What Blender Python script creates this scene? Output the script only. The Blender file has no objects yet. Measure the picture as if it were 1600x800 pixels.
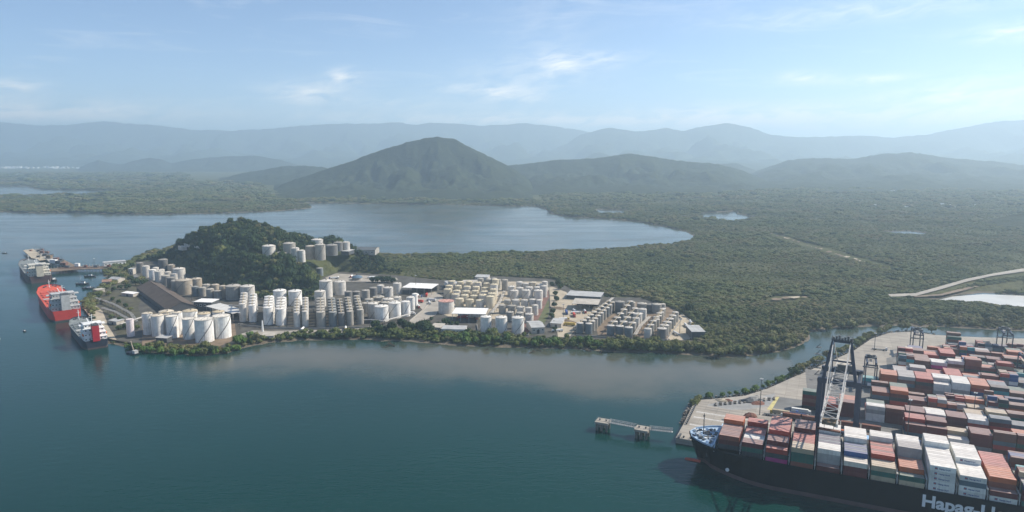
import bpy, math, random
import numpy as np
from mathutils import Vector
rnd = random.Random(11)
C = bpy.context.scene.collection
sc = bpy.context.scene

# ------------------------------------------------------------------ camera, sky, sun, exposure
H, F = 200.0, 1080.0                      # drone height above the water (m), focal length in photo pixels
PITCH = math.atan(160 / F)
cp, sp = math.cos(PITCH), math.sin(PITCH)
cam = bpy.data.objects.new('camera', bpy.data.cameras.new('camera'))
C.objects.link(cam)
cam.location = (0, 0, H)
cam.rotation_euler = (math.pi / 2 - PITCH, 0, 0)
cam.data.sensor_width = 36
cam.data.lens = F / 1600 * 36
cam.data.clip_start = 1
cam.data.clip_end = 80000
sc.camera = cam

SUN_AZ, SUN_EL = math.radians(72), math.radians(41)      # azimuth clockwise from +Y (view direction)
SUN_DIR = Vector((math.sin(SUN_AZ) * math.cos(SUN_EL), math.cos(SUN_AZ) * math.cos(SUN_EL), math.sin(SUN_EL)))
sun = bpy.data.objects.new('sun', bpy.data.lights.new('sun', 'SUN'))
C.objects.link(sun)
sun.data.energy = 5.0
sun.data.angle = math.radians(0.53)
sun.data.color = (1, 0.915, 0.79)
sun.rotation_euler = SUN_DIR.to_track_quat('Z', 'Y').to_euler()
sun.location = (0, 0, 900)

sc.view_settings.view_transform = 'Standard'
sc.view_settings.look = 'None'
sc.view_settings.gamma = 1
sc.view_settings.exposure = 0.54
sc.cycles.use_denoising = True
sc.cycles.max_bounces = 5
sc.cycles.diffuse_bounces = 2
sc.cycles.glossy_bounces = 2
sc.cycles.volume_bounces = 2
sc.cycles.transparent_max_bounces = 4
sc.cycles.sample_clamp_indirect = 4

world = bpy.data.worlds.new('World')
sc.world = world
world.use_nodes = True


def nodes_of(nt):
    nt.nodes.clear()
    def N(kind, **kw):
        n = nt.nodes.new(kind)
        for k, v in kw.items():
            if k in n.inputs:
                n.inputs[k].default_value = v
            else:
                setattr(n, k, v)
        return n
    def L(a, b):
        nt.links.new(a, b)
    return N, L


def build_world():
    N, L = nodes_of(world.node_tree)
    out = N('ShaderNodeOutputWorld')
    bg = N('ShaderNodeBackground')
    bg.inputs['Strength'].default_value = 0.105
    L(bg.outputs[0], out.inputs[0])
    sky = N('ShaderNodeTexSky', sky_type='NISHITA', sun_disc=False, sun_elevation=SUN_EL, sun_rotation=SUN_AZ,
            altitude=2500, air_density=1.0, dust_density=0.6, ozone_density=2.6)
    tc = N('ShaderNodeTexCoord')
    sep = N('ShaderNodeSeparateXYZ')
    L(tc.outputs['Generated'], sep.inputs[0])
    def M(op, a, b=None, c=None):
        n = N('ShaderNodeMath', operation=op)
        for i, q in enumerate((a, b, c)):
            if q is None: continue
            if isinstance(q, (int, float)): n.inputs[i].default_value = q
            else: L(q, n.inputs[i])
        return n.outputs[0]
    az = M('ARCTAN2', sep.outputs[0], sep.outputs[1])
    el = M('ARCSINE', sep.outputs[2])
    # cirrus: noise stretched along the horizon
    comb = N('ShaderNodeCombineXYZ')
    elw = M('POWER', M('MAXIMUM', el, 0.0), 0.7)
    L(M('ADD', M('MULTIPLY', az, 5.0), M('MULTIPLY', elw, 6.0)), comb.inputs[0]); L(M('MULTIPLY', elw, 34.0), comb.inputs[1])
    no = N('ShaderNodeTexNoise', Scale=1.15, Detail=9.0, Roughness=0.62, Distortion=0.9)
    L(comb.outputs[0], no.inputs['Vector'])
    mr = N('ShaderNodeMapRange', clamp=True)
    L(no.outputs[0], mr.inputs[0])
    mr.inputs[1].default_value = 0.54; mr.inputs[2].default_value = 0.95
    wisps = M('MULTIPLY', mr.outputs[0], 0.34)
    # the few clouds one can point at, each a soft patch of the same fibrous noise
    comb2 = N('ShaderNodeCombineXYZ')
    L(M('MULTIPLY', az, 22.0), comb2.inputs[0]); L(M('ADD', M('MULTIPLY', el, 80.0), M('MULTIPLY', az, -9.0)), comb2.inputs[1])
    no2 = N('ShaderNodeTexNoise', Scale=1.0, Detail=8.0, Roughness=0.6, Distortion=0.6)
    L(comb2.outputs[0], no2.inputs['Vector'])
    mr2 = N('ShaderNodeMapRange', clamp=True)
    L(no2.outputs[0], mr2.inputs[0]); mr2.inputs[1].default_value = 0.34; mr2.inputs[2].default_value = 0.64
    tot = None
    for (x, y, rx, ry, s) in [(478, 146, 62, 17, .75), (540, 120, 26, 13, .8), (872, 102, 30, 20, .55), (825, 118, 120, 26, .25), (760, 140, 75, 9, .6),
                              (800, 152, 60, 14, .6), (15, 135, 40, 11, .65), (130, 174, 170, 15, .8), (620, 162, 90, 9, .4), (860, 40, 70, 60, .14),
                              (1255, 121, 38, 9, .7), (1375, 126, 50, 8, .6), (1200, 183, 190, 18, .95), (1420, 190, 160, 14, .8), (1580, 160, 110, 34, .85), (1590, 50, 60, 12, .6),
                              (1450, 150, 60, 8, .5), (1330, 20, 200, 14, .35), (920, 92, 80, 12, .5), (700, 186, 220, 10, .8), (1000, 190, 270, 14, .9), (20, 178, 60, 12, .7)]:
        u, v = (x - 800) / F, (400 - y) / F
        a0 = math.atan2(u, cp + v * sp)
        e0 = math.atan2(-sp + v * cp, math.hypot(u, cp + v * sp))
        dx = M('MULTIPLY', M('SUBTRACT', az, a0), F / rx * 1.1)
        dy = M('MULTIPLY', M('SUBTRACT', el, e0), F / ry * 1.1)
        r2 = M('ADD', M('MULTIPLY', dx, dx), M('MULTIPLY', dy, dy))
        g = M('MULTIPLY', M('EXPONENT', M('MULTIPLY', r2, -1.0)), s)
        tot = g if tot is None else M('ADD', tot, g)
    puffs = M('MULTIPLY', tot, mr2.outputs[0])
    mask = M('MINIMUM', M('ADD', wisps, puffs), 0.9)
    up = N('ShaderNodeMapRange', clamp=True)
    L(el, up.inputs[0]); up.inputs[1].default_value = -0.01; up.inputs[2].default_value = 0.02
    mask = M('MULTIPLY', mask, up.outputs[0])
    mix = N('ShaderNodeMixRGB')
    L(mask, mix.inputs[0]); L(sky.outputs[0], mix.inputs[1])
    mix.inputs[2].default_value = (9.8, 9.3, 8.5, 1)
    L(mix.outputs[0], bg.inputs[0])
build_world()

# ------------------------------------------------------------------ helpers
def P(x, y, z=0.0):
    """photo pixel -> point of the place on the level z"""
    u, v = (x - 800) / F, (400 - y) / F
    t = (H - z) / (sp - v * cp)
    return Vector((u * t, t * (cp + v * sp), z))
def T(y, z=0.0):
    return (H - z) / (sp - (400 - y) / F * cp)
def Pd(x, y, t):
    """photo pixel at camera depth t"""
    u, v = (x - 800) / F, (400 - y) / F
    return Vector((u * t, t * (cp + v * sp), H + t * (-sp + v * cp)))
def poly(pts, z=0.0):
    return np.array([P(x, y, z)[:2] for x, y in pts])

def inside(px, py, pg):
    r = np.zeros(px.shape, bool)
    j = len(pg) - 1
    for i in range(len(pg)):
        xi, yi = pg[i]; xj, yj = pg[j]
        if yi != yj:
            r ^= ((yi > py) != (yj > py)) & (px < (xj - xi) * (py - yi) / (yj - yi) + xi)
        j = i
    return r
def sdist(px, py, pg):
    d = np.full(px.shape, 1e12)
    j = len(pg) - 1
    for i in range(len(pg)):
        ax, ay = pg[j]; bx, by = pg[i]
        ex, ey = bx - ax, by - ay
        q = ex * ex + ey * ey
        if q > 0:
            t = np.clip(((px - ax) * ex + (py - ay) * ey) / q, 0, 1)
            d = np.minimum(d, (px - ax - ex * t) ** 2 + (py - ay - ey * t) ** 2)
        j = i
    d = np.sqrt(d)
    return np.where(inside(px, py, pg), d, -d)

def _hash(ix, iy, seed):
    h = (ix.astype(np.int64) * 374761393 + iy.astype(np.int64) * 668265263 + seed * 974711) & 0xFFFFFFFF
    h = ((h ^ (h >> 13)) * 1274126177) & 0xFFFFFFFF
    return ((h ^ (h >> 16)) & 0xFFFF) / 65535.0
def vnoise(x, y, seed=0):
    ix, iy = np.floor(x), np.floor(y)
    fx, fy = x - ix, y - iy
    fx, fy = fx * fx * (3 - 2 * fx), fy * fy * (3 - 2 * fy)
    a, b = _hash(ix, iy, seed), _hash(ix + 1, iy, seed)
    c, d = _hash(ix, iy + 1, seed), _hash(ix + 1, iy + 1, seed)
    return (a + (b - a) * fx) * (1 - fy) + (c + (d - c) * fx) * fy
def fbm(x, y, seed=0, octv=4):
    s, a, n = 0, 0.5, 0
    for k in range(octv):
        s = s + a * vnoise(x * 2 ** k + 17.3 * k, y * 2 ** k - 9.1 * k, seed + k); n += a; a *= 0.5
    return s / n

def text_mesh(body, size, mats, bold=.0, extrude=.01):
    cu = bpy.data.curves.new('lettering', 'FONT'); cu.body = body; cu.size = size; cu.extrude = extrude; cu.offset = bold; cu.resolution_u = 4
    o = bpy.data.objects.new('lettering_curve', cu)
    me = bpy.data.meshes.new_from_object(o)
    bpy.data.objects.remove(o); me.materials.clear(); me.materials.append(mats)
    return me
class MB:
    def __init__(s): s.v, s.f, s.m = [], [], []
    def add(s, vs, fs, mi=0):
        o = len(s.v); s.v += [tuple(v) for v in vs]
        s.f += [tuple(i + o for i in f) for f in fs]; s.m += [mi] * len(fs)
        return s
    def hexa(s, lo, hi, mi=0):
        return s.add(list(lo) + list(hi), [(3, 2, 1, 0), (4, 5, 6, 7), (0, 1, 5, 4), (1, 2, 6, 5), (2, 3, 7, 6), (3, 0, 4, 7)], mi)
    def box(s, x, y, z, sx, sy, sz, mi=0, rz=0):
        """centre of the bottom face x, y, z and full sizes"""
        c, n = math.cos(rz), math.sin(rz)
        q = [(-sx / 2, -sy / 2), (sx / 2, -sy / 2), (sx / 2, sy / 2), (-sx / 2, sy / 2)]
        q = [(x + a * c - b * n, y + a * n + b * c) for a, b in q]
        return s.hexa([(a, b, z) for a, b in q], [(a, b, z + sz) for a, b in q], mi)
    def beam(s, a, b, w, h=None, mi=0):
        a, b = Vector(a), Vector(b); h = h or w
        d = (b - a).normalized()
        up = Vector((0, 0, 1)) if abs(d.z) < 0.95 else Vector((0, 1, 0))
        sd = d.cross(up).normalized() * (w / 2); up = sd.cross(d).normalized() * (h / 2)
        q = [-sd - up, sd - up, sd + up, -sd + up]
        return s.hexa([a + k for k in q], [b + k for k in q], mi)
    def cyl(s, x, y, z0, z1, r0, r1=None, n=16, mi=0, cap=True):
        r1 = r0 if r1 is None else r1
        lo = [(x + r0 * math.cos(2 * math.pi * i / n), y + r0 * math.sin(2 * math.pi * i / n), z0) for i in range(n)]
        hi = [(x + r1 * math.cos(2 * math.pi * i / n), y + r1 * math.sin(2 * math.pi * i / n), z1) for i in range(n)]
        fs = [(i, (i + 1) % n, n + (i + 1) % n, n + i) for i in range(n)]
        if cap: fs += [tuple(range(n, 2 * n)), tuple(range(n - 1, -1, -1))]
        return s.add(lo + hi, fs, mi)
    def tube(s, a, b, r, n=6, mi=0):
        a, b = Vector(a), Vector(b); d = (b - a).normalized()
        up = Vector((0, 0, 1)) if abs(d.z) < 0.95 else Vector((0, 1, 0))
        e1 = d.cross(up).normalized(); e2 = e1.cross(d)
        ring = [(e1 * math.cos(2 * math.pi * i / n) + e2 * math.sin(2 * math.pi * i / n)) * r for i in range(n)]
        return s.add([a + k for k in ring] + [b + k for k in ring],
                     [(i, (i + 1) % n, n + (i + 1) % n, n + i) for i in range(n)] + [tuple(range(n, 2 * n)), tuple(range(n - 1, -1, -1))], mi)
    def prism(s, pg, z0, z1, mi=0):
        n = len(pg)
        return s.add([(x, y, z0) for x, y in pg] + [(x, y, z1) for x, y in pg],
                     [(i, (i + 1) % n, n + (i + 1) % n, n + i) for i in range(n)] + [tuple(range(n, 2 * n))], mi)
    def mesh(s, name, mats, smooth=False):
        me = bpy.data.meshes.new(name)
        me.from_pydata(s.v, [], s.f)
        for m in (mats if isinstance(mats, (list, tuple)) else [mats]): me.materials.append(m)
        if any(s.m): me.polygons.foreach_set('material_index', s.m)
        if smooth: me.polygons.foreach_set('use_smooth', [True] * len(s.f))
        me.update()
        return me

def obj(name, me, parent=None, loc=(0, 0, 0), rz=0, scale=None, color=None):
    o = bpy.data.objects.new(name, me)
    C.objects.link(o)
    o.location = loc
    o.rotation_euler = (0, 0, rz)
    if scale is not None: o.scale = scale if hasattr(scale, '__len__') else (scale,) * 3
    if parent is not None:
        o.parent = parent
        if color is None: color = parent.color
    if color is not None: o.color = (*color[:3], 1)
    return o
def tag(o, label, cat, group=None):
    o['label'] = label; o['category'] = cat
    if group: o['group'] = group
    return o
def thing(name, label, cat, group=None, loc=(0, 0, 0), rz=0, color=None):
    return tag(obj(name, None, None, loc, rz, color=color), label, cat, group)
def kind(o, k, label=None):
    o['kind'] = k
    if label: o['label'] = label
    return o
_ones = ['first', 'second', 'third', 'fourth', 'fifth', 'sixth', 'seventh', 'eighth', 'ninth', 'tenth', 'eleventh', 'twelfth', 'thirteenth', 'fourteenth', 'fifteenth', 'sixteenth', 'seventeenth', 'eighteenth', 'nineteenth']
ORD = list(_ones)
for _t, _w in (('twent', 'twenty'), ('thirt', 'thirty'), ('fort', 'forty'), ('fift', 'fifty'), ('sixt', 'sixty'), ('sevent', 'seventy')):
    ORD += [_t + 'ieth'] + [_w + ' ' + q for q in _ones[:9]]

# ------------------------------------------------------------------ materials
def mat(name, color, rough=0.7, metal=0.0, var=0.25, scale=0.3, objcol=False, streak=0.0, tint=0.0, bump=0.0, bscale=3.0, attr=None, spec=0.3):
    """paint, concrete, steel: one real colour broken by dirt noise (object space), optional vertical streaks, dust"""
    m = bpy.data.materials.new(name); m.use_nodes = True
    N, L = nodes_of(m.node_tree)
    out = N('ShaderNodeOutputMaterial'); b = N('ShaderNodeBsdfPrincipled')
    b.inputs['Roughness'].default_value = rough; b.inputs['Metallic'].default_value = metal
    b.inputs['Specular IOR Level'].default_value = spec
    L(b.outputs[0], out.inputs[0])
    geo = N('ShaderNodeNewGeometry')
    if objcol:
        oi = N('ShaderNodeObjectInfo'); col = oi.outputs['Color']
    elif attr:
        a = N('ShaderNodeAttribute', attribute_name=attr); col = a.outputs['Color']
    else:
        rgb = N('ShaderNodeRGB'); rgb.outputs[0].default_value = (*color, 1); col = rgb.outputs[0]
    if tint:
        mx = N('ShaderNodeMixRGB'); mx.inputs[0].default_value = tint; L(col, mx.inputs[1]); mx.inputs[2].default_value = (*color, 1); col = mx.outputs[0]
    no = N('ShaderNodeTexNoise', Scale=scale, Detail=5.0, Roughness=0.65); L(geo.outputs['Position'], no.inputs['Vector'])
    mr = N('ShaderNodeMapRange'); L(no.outputs[0], mr.inputs[0])
    mr.inputs[1].default_value = 0.3; mr.inputs[2].default_value = 0.7; mr.inputs[3].default_value = 1 - var; mr.inputs[4].default_value = 1 + var * 0.6
    mu = N('ShaderNodeMixRGB', blend_type='MULTIPLY'); mu.inputs[0].default_value = 1; L(col, mu.inputs[1]); L(mr.outputs[0], mu.inputs[2]); col = mu.outputs[0]
    if streak:
        mp = N('ShaderNodeMapping'); mp.inputs['Scale'].default_value = (0.9, 0.9, 0.06); L(geo.outputs['Position'], mp.inputs[0])
        n2 = N('ShaderNodeTexNoise', Scale=1.0, Detail=4.0, Roughness=0.7); L(mp.outputs[0], n2.inputs['Vector'])
        m2 = N('ShaderNodeMapRange', clamp=True); L(n2.outputs[0], m2.inputs[0]); m2.inputs[1].default_value = 0.52; m2.inputs[2].default_value = 0.75; m2.inputs[4].default_value = streak
        mx = N('ShaderNodeMixRGB'); L(m2.outputs[0], mx.inputs[0]); L(col, mx.inputs[1]); mx.inputs[2].default_value = (0.16, 0.12, 0.09, 1); col = mx.outputs[0]
    L(col, b.inputs['Base Color'])
    if bump:
        n3 = N('ShaderNodeTexNoise', Scale=bscale, Detail=4.0); L(geo.outputs['Position'], n3.inputs['Vector'])
        bp = N('ShaderNodeBump'); bp.inputs['Strength'].default_value = bump; bp.inputs['Distance'].default_value = 1.0
        L(n3.outputs[0], bp.inputs['Height']); L(bp.outputs[0], b.inputs['Normal'])
    return m

M_PAINT = mat('weathered paint', (1, 1, 1), 0.65, objcol=True, var=0.18, scale=0.25, streak=0.35)
M_ROOF = mat('dusty sunlit roof paint', (0.62, 0.53, 0.49), 0.75, objcol=True, var=0.22, scale=0.35, tint=0.4)  # paler tops: dust and fade plus bright sun painted into the colour
M_STACK = mat('container paint', (1, 1, 1), 0.65, attr='paint', var=0.18, scale=0.25)
M_TANK = mat('tank paint', (1, 1, 1), 0.6, objcol=True, var=0.24, scale=0.16, streak=0.6)
M_TANKTOP = mat('tank roof paint', (0.62, 0.56, 0.46), 0.75, objcol=True, var=0.3, scale=0.35, tint=0.3)
M_STEEL = mat('dark steel', (0.09, 0.095, 0.10), 0.6, var=0.3, scale=0.8)
M_RAIL = mat('stair steel', (0.2, 0.19, 0.18), 0.6, var=0.3, scale=0.8)
M_CONC = mat('concrete', (0.36, 0.34, 0.31), 0.9, var=0.25, scale=0.09)
M_CONC2 = mat('pale concrete', (0.345, 0.315, 0.27), 0.9, var=0.22, scale=0.06, bump=0.05)
M_ASPH = mat('yard asphalt', (0.17, 0.17, 0.165), 0.9, var=0.35, scale=0.05)
M_ASPH2 = mat('grey paving', (0.27, 0.27, 0.265), 0.9, var=0.25, scale=0.08)
M_SAND = mat('sandy ground', (0.42, 0.36, 0.27), 0.95, var=0.3, scale=0.06)
M_DIRT = mat('brown dirt', (0.20, 0.15, 0.105), 0.95, var=0.4, scale=0.08)
M_REDDIRT = mat('red brown bund', (0.19, 0.105, 0.085), 0.95, var=0.4, scale=0.15)
M_GRASS = mat('mown grass', (0.105, 0.115, 0.05), 0.95, var=0.3, scale=0.05)
M_ROCK = mat('riprap rock', (0.17, 0.155, 0.135), 0.95, var=0.45, scale=0.7)
M_WHITE = mat('white paint', (0.78, 0.78, 0.76), 0.5, var=0.12, scale=0.4, streak=0.15)
M_SHEETROOF = mat('white sheet roof', (0.82, 0.80, 0.76), 0.55, var=0.12, scale=0.12)
M_GREYROOF = mat('grey sheet roof', (0.42, 0.42, 0.41), 0.7, var=0.25, scale=0.12)
M_BEIGEROOF = mat('beige sheet roof', (0.46, 0.42, 0.36), 0.75, var=0.25, scale=0.12)
M_BROWNROOF = mat('brown rusted roof', (0.105, 0.082, 0.066), 0.9, var=0.3, scale=0.1)
M_BLUE = mat('dark blue crane paint', (0.036, 0.048, 0.082), 0.5, var=0.25, scale=0.5)
M_BOOM = mat('boom paint', (0.50, 0.485, 0.46), 0.6, var=0.3, scale=0.5, streak=0.3)
M_HULL = mat('black hull paint', (0.008, 0.008, 0.010), 0.6, var=0.3, scale=0.1, spec=0.1)
M_BOOT = mat('faded boot topping', (0.10, 0.06, 0.06), 0.7, var=0.3, scale=0.15)
M_REDHULL = mat('red hull paint', (0.50, 0.045, 0.03), 0.5, var=0.2, scale=0.12)
M_REDDECK = mat('red deck paint', (0.55, 0.10, 0.06), 0.7, var=0.25, scale=0.2)
M_DKHULL = mat('dark blue hull paint', (0.025, 0.03, 0.045), 0.5, var=0.3, scale=0.12)
M_BRHULL = mat('brown hull paint', (0.085, 0.05, 0.045), 0.6, var=0.3, scale=0.12)
M_GREYDECK = mat('grey green deck paint', (0.20, 0.22, 0.22), 0.8, var=0.35, scale=0.3)
M_BLUEDECK = mat('light blue deck paint', (0.40, 0.53, 0.68), 0.6, var=0.3, scale=0.4)
M_ORANGE = mat('orange lifeboat paint', (0.75, 0.19, 0.05), 0.5, var=0.1)
M_FUNNEL = mat('crimson funnel paint', (0.42, 0.02, 0.03), 0.5, var=0.1)
M_GLASS = mat('dark window glass', (0.02, 0.025, 0.03), 0.15, var=0.1, spec=0.6)
M_TRUNK = mat('bark', (0.09, 0.065, 0.045), 0.95, var=0.3, scale=1.5)
M_BRICK = mat('faded wall paint', (0.52, 0.48, 0.42), 0.85, var=0.25, scale=0.2, streak=0.2)
M_RUST = mat('rusty wagon paint', (0.19, 0.085, 0.06), 0.85, var=0.35, scale=0.3)
M_YELLOW = mat('yellow machine paint', (0.62, 0.42, 0.09), 0.6, var=0.2)
M_LETTER = mat('white lettering', (0.75, 0.75, 0.75), 0.6, var=0.05)
M_BLUELETTER = mat('blue lettering', (0.02, 0.06, 0.22), 0.6, var=0.05)
M_TYRE = mat('tyre rubber', (0.02, 0.02, 0.02), 0.9, var=0.1)

def foliage_mat(name, cols, var_world=True):
    m = bpy.data.materials.new(name); m.use_nodes = True
    N, L = nodes_of(m.node_tree)
    out = N('ShaderNodeOutputMaterial'); b = N('ShaderNodeBsdfPrincipled')
    b.inputs['Roughness'].default_value = 0.75; b.inputs['Specular IOR Level'].default_value = 0.15
    L(b.outputs[0], out.inputs[0])
    oi = N('ShaderNodeObjectInfo'); geo = N('ShaderNodeNewGeometry')
    big = N('ShaderNodeTexNoise', Scale=0.006, Detail=5.0, Roughness=0.6); L(oi.outputs['Location'], big.inputs['Vector'])
    ma = N('ShaderNodeMath', operation='MULTIPLY_ADD'); L(oi.outputs['Random'], ma.inputs[0]); ma.inputs[1].default_value = 0.38
    mb = N('ShaderNodeMath', operation='MULTIPLY_ADD'); L(big.outputs[0], mb.inputs[0]); mb.inputs[1].default_value = 2.1; mb.inputs[2].default_value = -0.82
    L(mb.outputs[0], ma.inputs[2])
    ramp = N('ShaderNodeValToRGB')
    el = ramp.color_ramp.elements
    while len(el) < len(cols): el.new(0.5)
    for i, c in enumerate(cols):
        el[i].position = i / (len(cols) - 1); el[i].color = (*c, 1)
    L(ma.outputs[0], ramp.inputs[0])
    fine = N('ShaderNodeTexNoise', Scale=0.45, Detail=3.0, Roughness=0.7); L(geo.outputs['Position'], fine.inputs['Vector'])
    mr = N('ShaderNodeMapRange'); L(fine.outputs[0], mr.inputs[0])
    mr.inputs[1].default_value = 0.3; mr.inputs[2].default_value = 0.7; mr.inputs[3].default_value = 0.78; mr.inputs[4].default_value = 1.25
    mu = N('ShaderNodeMixRGB', blend_type='MULTIPLY'); mu.inputs[0].default_value = 1
    L(ramp.outputs[0], mu.inputs[1]); L(mr.outputs[0], mu.inputs[2]); L(mu.outputs[0], b.inputs['Base Color'])
    return m
M_LEAF = foliage_mat('mangrove leaves', [(0.058, 0.082, 0.026), (0.096, 0.118, 0.036), (0.122, 0.130, 0.045), (0.150, 0.130, 0.062), (0.126, 0.144, 0.045)])
M_LEAFDARK = foliage_mat('hill forest leaves', [(0.018, 0.034, 0.014), (0.028, 0.050, 0.017), (0.040, 0.066, 0.021), (0.048, 0.060, 0.024)])
M_LEAFBRIGHT = foliage_mat('shore shrub leaves', [(0.045, 0.075, 0.02), (0.06, 0.11, 0.025), (0.09, 0.14, 0.03), (0.05, 0.07, 0.025)])

def water_mat():
    m = bpy.data.materials.new('sea water'); m.use_nodes = True
    N, L = nodes_of(m.node_tree)
    out = N('ShaderNodeOutputMaterial'); b = N('ShaderNodeBsdfPrincipled')
    L(b.outputs[0], out.inputs[0])
    b.inputs['IOR'].default_value = 1.333; b.inputs['Roughness'].default_value = 0.16
    b.inputs['Specular IOR Level'].default_value = 0.3
    geo = N('ShaderNodeNewGeometry'); at = N('ShaderNodeAttribute', attribute_name='turbid')
    n0 = N('ShaderNodeTexNoise', Scale=0.010, Detail=5.0, Roughness=0.6); L(geo.outputs['Position'], n0.inputs['Vector'])
    ad = N('ShaderNodeMath', operation='MULTIPLY_ADD'); L(n0.outputs[0], ad.inputs[0]); ad.inputs[1].default_value = 1.1; ad.inputs[2].default_value = -0.55
    ad2 = N('ShaderNodeMath', operation='ADD', use_clamp=True); L(ad.outputs[0], ad2.inputs[0]); L(at.outputs['Fac'], ad2.inputs[1])
    sm = N('ShaderNodeMapRange', interpolation_type='SMOOTHSTEP'); L(ad2.outputs[0], sm.inputs[0]); sm.inputs[1].default_value = 0.1; sm.inputs[2].default_value = 0.95
    n1 = N('ShaderNodeTexNoise', Scale=0.004, Detail=4.0); L(geo.outputs['Position'], n1.inputs['Vector'])
    deep = N('ShaderNodeMixRGB'); L(n1.outputs[0], deep.inputs[0]); deep.inputs[1].default_value = (0.002, 0.024, 0.022, 1); deep.inputs[2].default_value = (0.005, 0.045, 0.038, 1)
    mx = N('ShaderNodeMixRGB'); L(sm.outputs[0], mx.inputs[0]); L(deep.outputs[0], mx.inputs[1]); mx.inputs[2].default_value = (0.104, 0.100, 0.074, 1)
    L(mx.outputs[0], b.inputs['Base Color'])
    mp = N('ShaderNodeMapping'); mp.inputs['Scale'].default_value = (0.10, 0.22, 0.2); mp.inputs['Rotation'].default_value = (0, 0, 0.25); L(geo.outputs['Position'], mp.inputs[0])
    w1 = N('ShaderNodeTexNoise', Scale=1.0, Detail=4.0, Roughness=0.6); L(mp.outputs[0], w1.inputs['Vector'])
    mp2 = N('ShaderNodeMapping'); mp2.inputs['Scale'].default_value = (0.0022, 0.011, 0.01); mp2.inputs['Rotation'].default_value = (0, 0, -0.18); L(geo.outputs['Position'], mp2.inputs[0])
    w2 = N('ShaderNodeTexNoise', Scale=1.0, Detail=5.0, Roughness=0.65, Distortion=0.5); L(mp2.outputs[0], w2.inputs['Vector'])
    rr = N('ShaderNodeMapRange'); L(w2.outputs[0], rr.inputs[0]); rr.inputs[1].default_value = 0.35; rr.inputs[2].default_value = 0.65; rr.inputs[3].default_value = 0.10; rr.inputs[4].default_value = 0.22; L(rr.outputs[0], b.inputs['Roughness'])
    # calmer inside the turbid shallows and the lagoon
    st = N('ShaderNodeMapRange'); L(sm.outputs[0], st.inputs[0]); st.inputs[3].default_value = 0.32; st.inputs[4].default_value = 0.10
    mu = N('ShaderNodeMath', operation='MULTIPLY'); L(st.outputs[0], mu.inputs[0]); L(w2.outputs[0], mu.inputs[1])
    bp = N('ShaderNodeBump'); bp.inputs['Distance'].default_value = 1.4; L(mu.outputs[0], bp.inputs['Strength']); L(w1.outputs[0], bp.inputs['Height'])
    L(bp.outputs[0], b.inputs['Normal'])
    return m
M_WATER = water_mat()

def ground_mat():
    m = bpy.data.materials.new('land'); m.use_nodes = True
    N, L = nodes_of(m.node_tree)
    out = N('ShaderNodeOutputMaterial'); b = N('ShaderNodeBsdfPrincipled')
    b.inputs['Roughness'].default_value = 0.95; b.inputs['Specular IOR Level'].default_value = 0.1
    L(b.outputs[0], out.inputs[0])
    geo = N('ShaderNodeNewGeometry'); at = N('ShaderNodeAttribute', attribute_name='mud')
    n0 = N('ShaderNodeTexNoise', Scale=0.0045, Detail=7.0, Roughness=0.65); L(geo.outputs['Position'], n0.inputs['Vector'])
    ramp = N('ShaderNodeValToRGB'); el = ramp.color_ramp.elements
    el[0].position = 0.3; el[0].color = (0.055, 0.075, 0.028, 1); el[1].position = 0.72; el[1].color = (0.115, 0.11, 0.05, 1)
    L(n0.outputs[0], ramp.inputs[0])
    n1 = N('ShaderNodeTexNoise', Scale=0.07, Detail=6.0, Roughness=0.75); L(geo.outputs['Position'], n1.inputs['Vector'])
    mr = N('ShaderNodeMapRange'); L(n1.outputs[0], mr.inputs[0]); mr.inputs[1].default_value = 0.3; mr.inputs[2].default_value = 0.7; mr.inputs[3].default_value = 0.55; mr.inputs[4].default_value = 1.4
    mu = N('ShaderNodeMixRGB', blend_type='MULTIPLY'); mu.inputs[0].default_value = 1; L(ramp.outputs[0], mu.inputs[1]); L(mr.outputs[0], mu.inputs[2])
    mx = N('ShaderNodeMixRGB'); L(at.outputs['Fac'], mx.inputs[0]); L(mu.outputs[0], mx.inputs[1]); mx.inputs[2].default_value = (0.17, 0.145, 0.11, 1)
    ag = N('ShaderNodeAttribute', attribute_name='grass'); mg = N('ShaderNodeMixRGB'); L(ag.outputs['Fac'], mg.inputs[0]); L(mx.outputs[0], mg.inputs[1]); mg.inputs[2].default_value = (0.12, 0.16, 0.04, 1)
    L(mg.outputs[0], b.inputs['Base Color'])
    bp = N('ShaderNodeBump'); bp.inputs['Strength'].default_value = 0.8; bp.inputs['Distance'].default_value = 9.0; L(n1.outputs[0], bp.inputs['Height']); L(bp.outputs[0], b.inputs['Normal'])
    return m
M_LAND = ground_mat()

def hill_mat(name, dark, light, scale):
    m = bpy.data.materials.new(name); m.use_nodes = True
    N, L = nodes_of(m.node_tree)
    out = N('ShaderNodeOutputMaterial'); b = N('ShaderNodeBsdfPrincipled')
    b.inputs['Roughness'].default_value = 0.95; b.inputs['Specular IOR Level'].default_value = 0.1
    L(b.outputs[0], out.inputs[0])
    geo = N('ShaderNodeNewGeometry')
    n1 = N('ShaderNodeTexNoise', Scale=scale, Detail=7.0, Roughness=0.75); L(geo.outputs['Position'], n1.inputs['Vector'])
    ramp = N('ShaderNodeValToRGB'); el = ramp.color_ramp.elements
    el[0].position = 0.32; el[0].color = (*dark, 1); el[1].position = 0.7; el[1].color = (*light, 1)
    L(n1.outputs[0], ramp.inputs[0]); L(ramp.outputs[0], b.inputs['Base Color'])
    bp = N('ShaderNodeBump'); bp.inputs['Strength'].default_value = 1.0; bp.inputs['Distance'].default_value = 0.35 / scale; L(n1.outputs[0], bp.inputs['Height']); L(bp.outputs[0], b.inputs['Normal'])
    return m
M_HILL = hill_mat('forested hill', (0.020, 0.030, 0.016), (0.046, 0.058, 0.028), 0.03)
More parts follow.
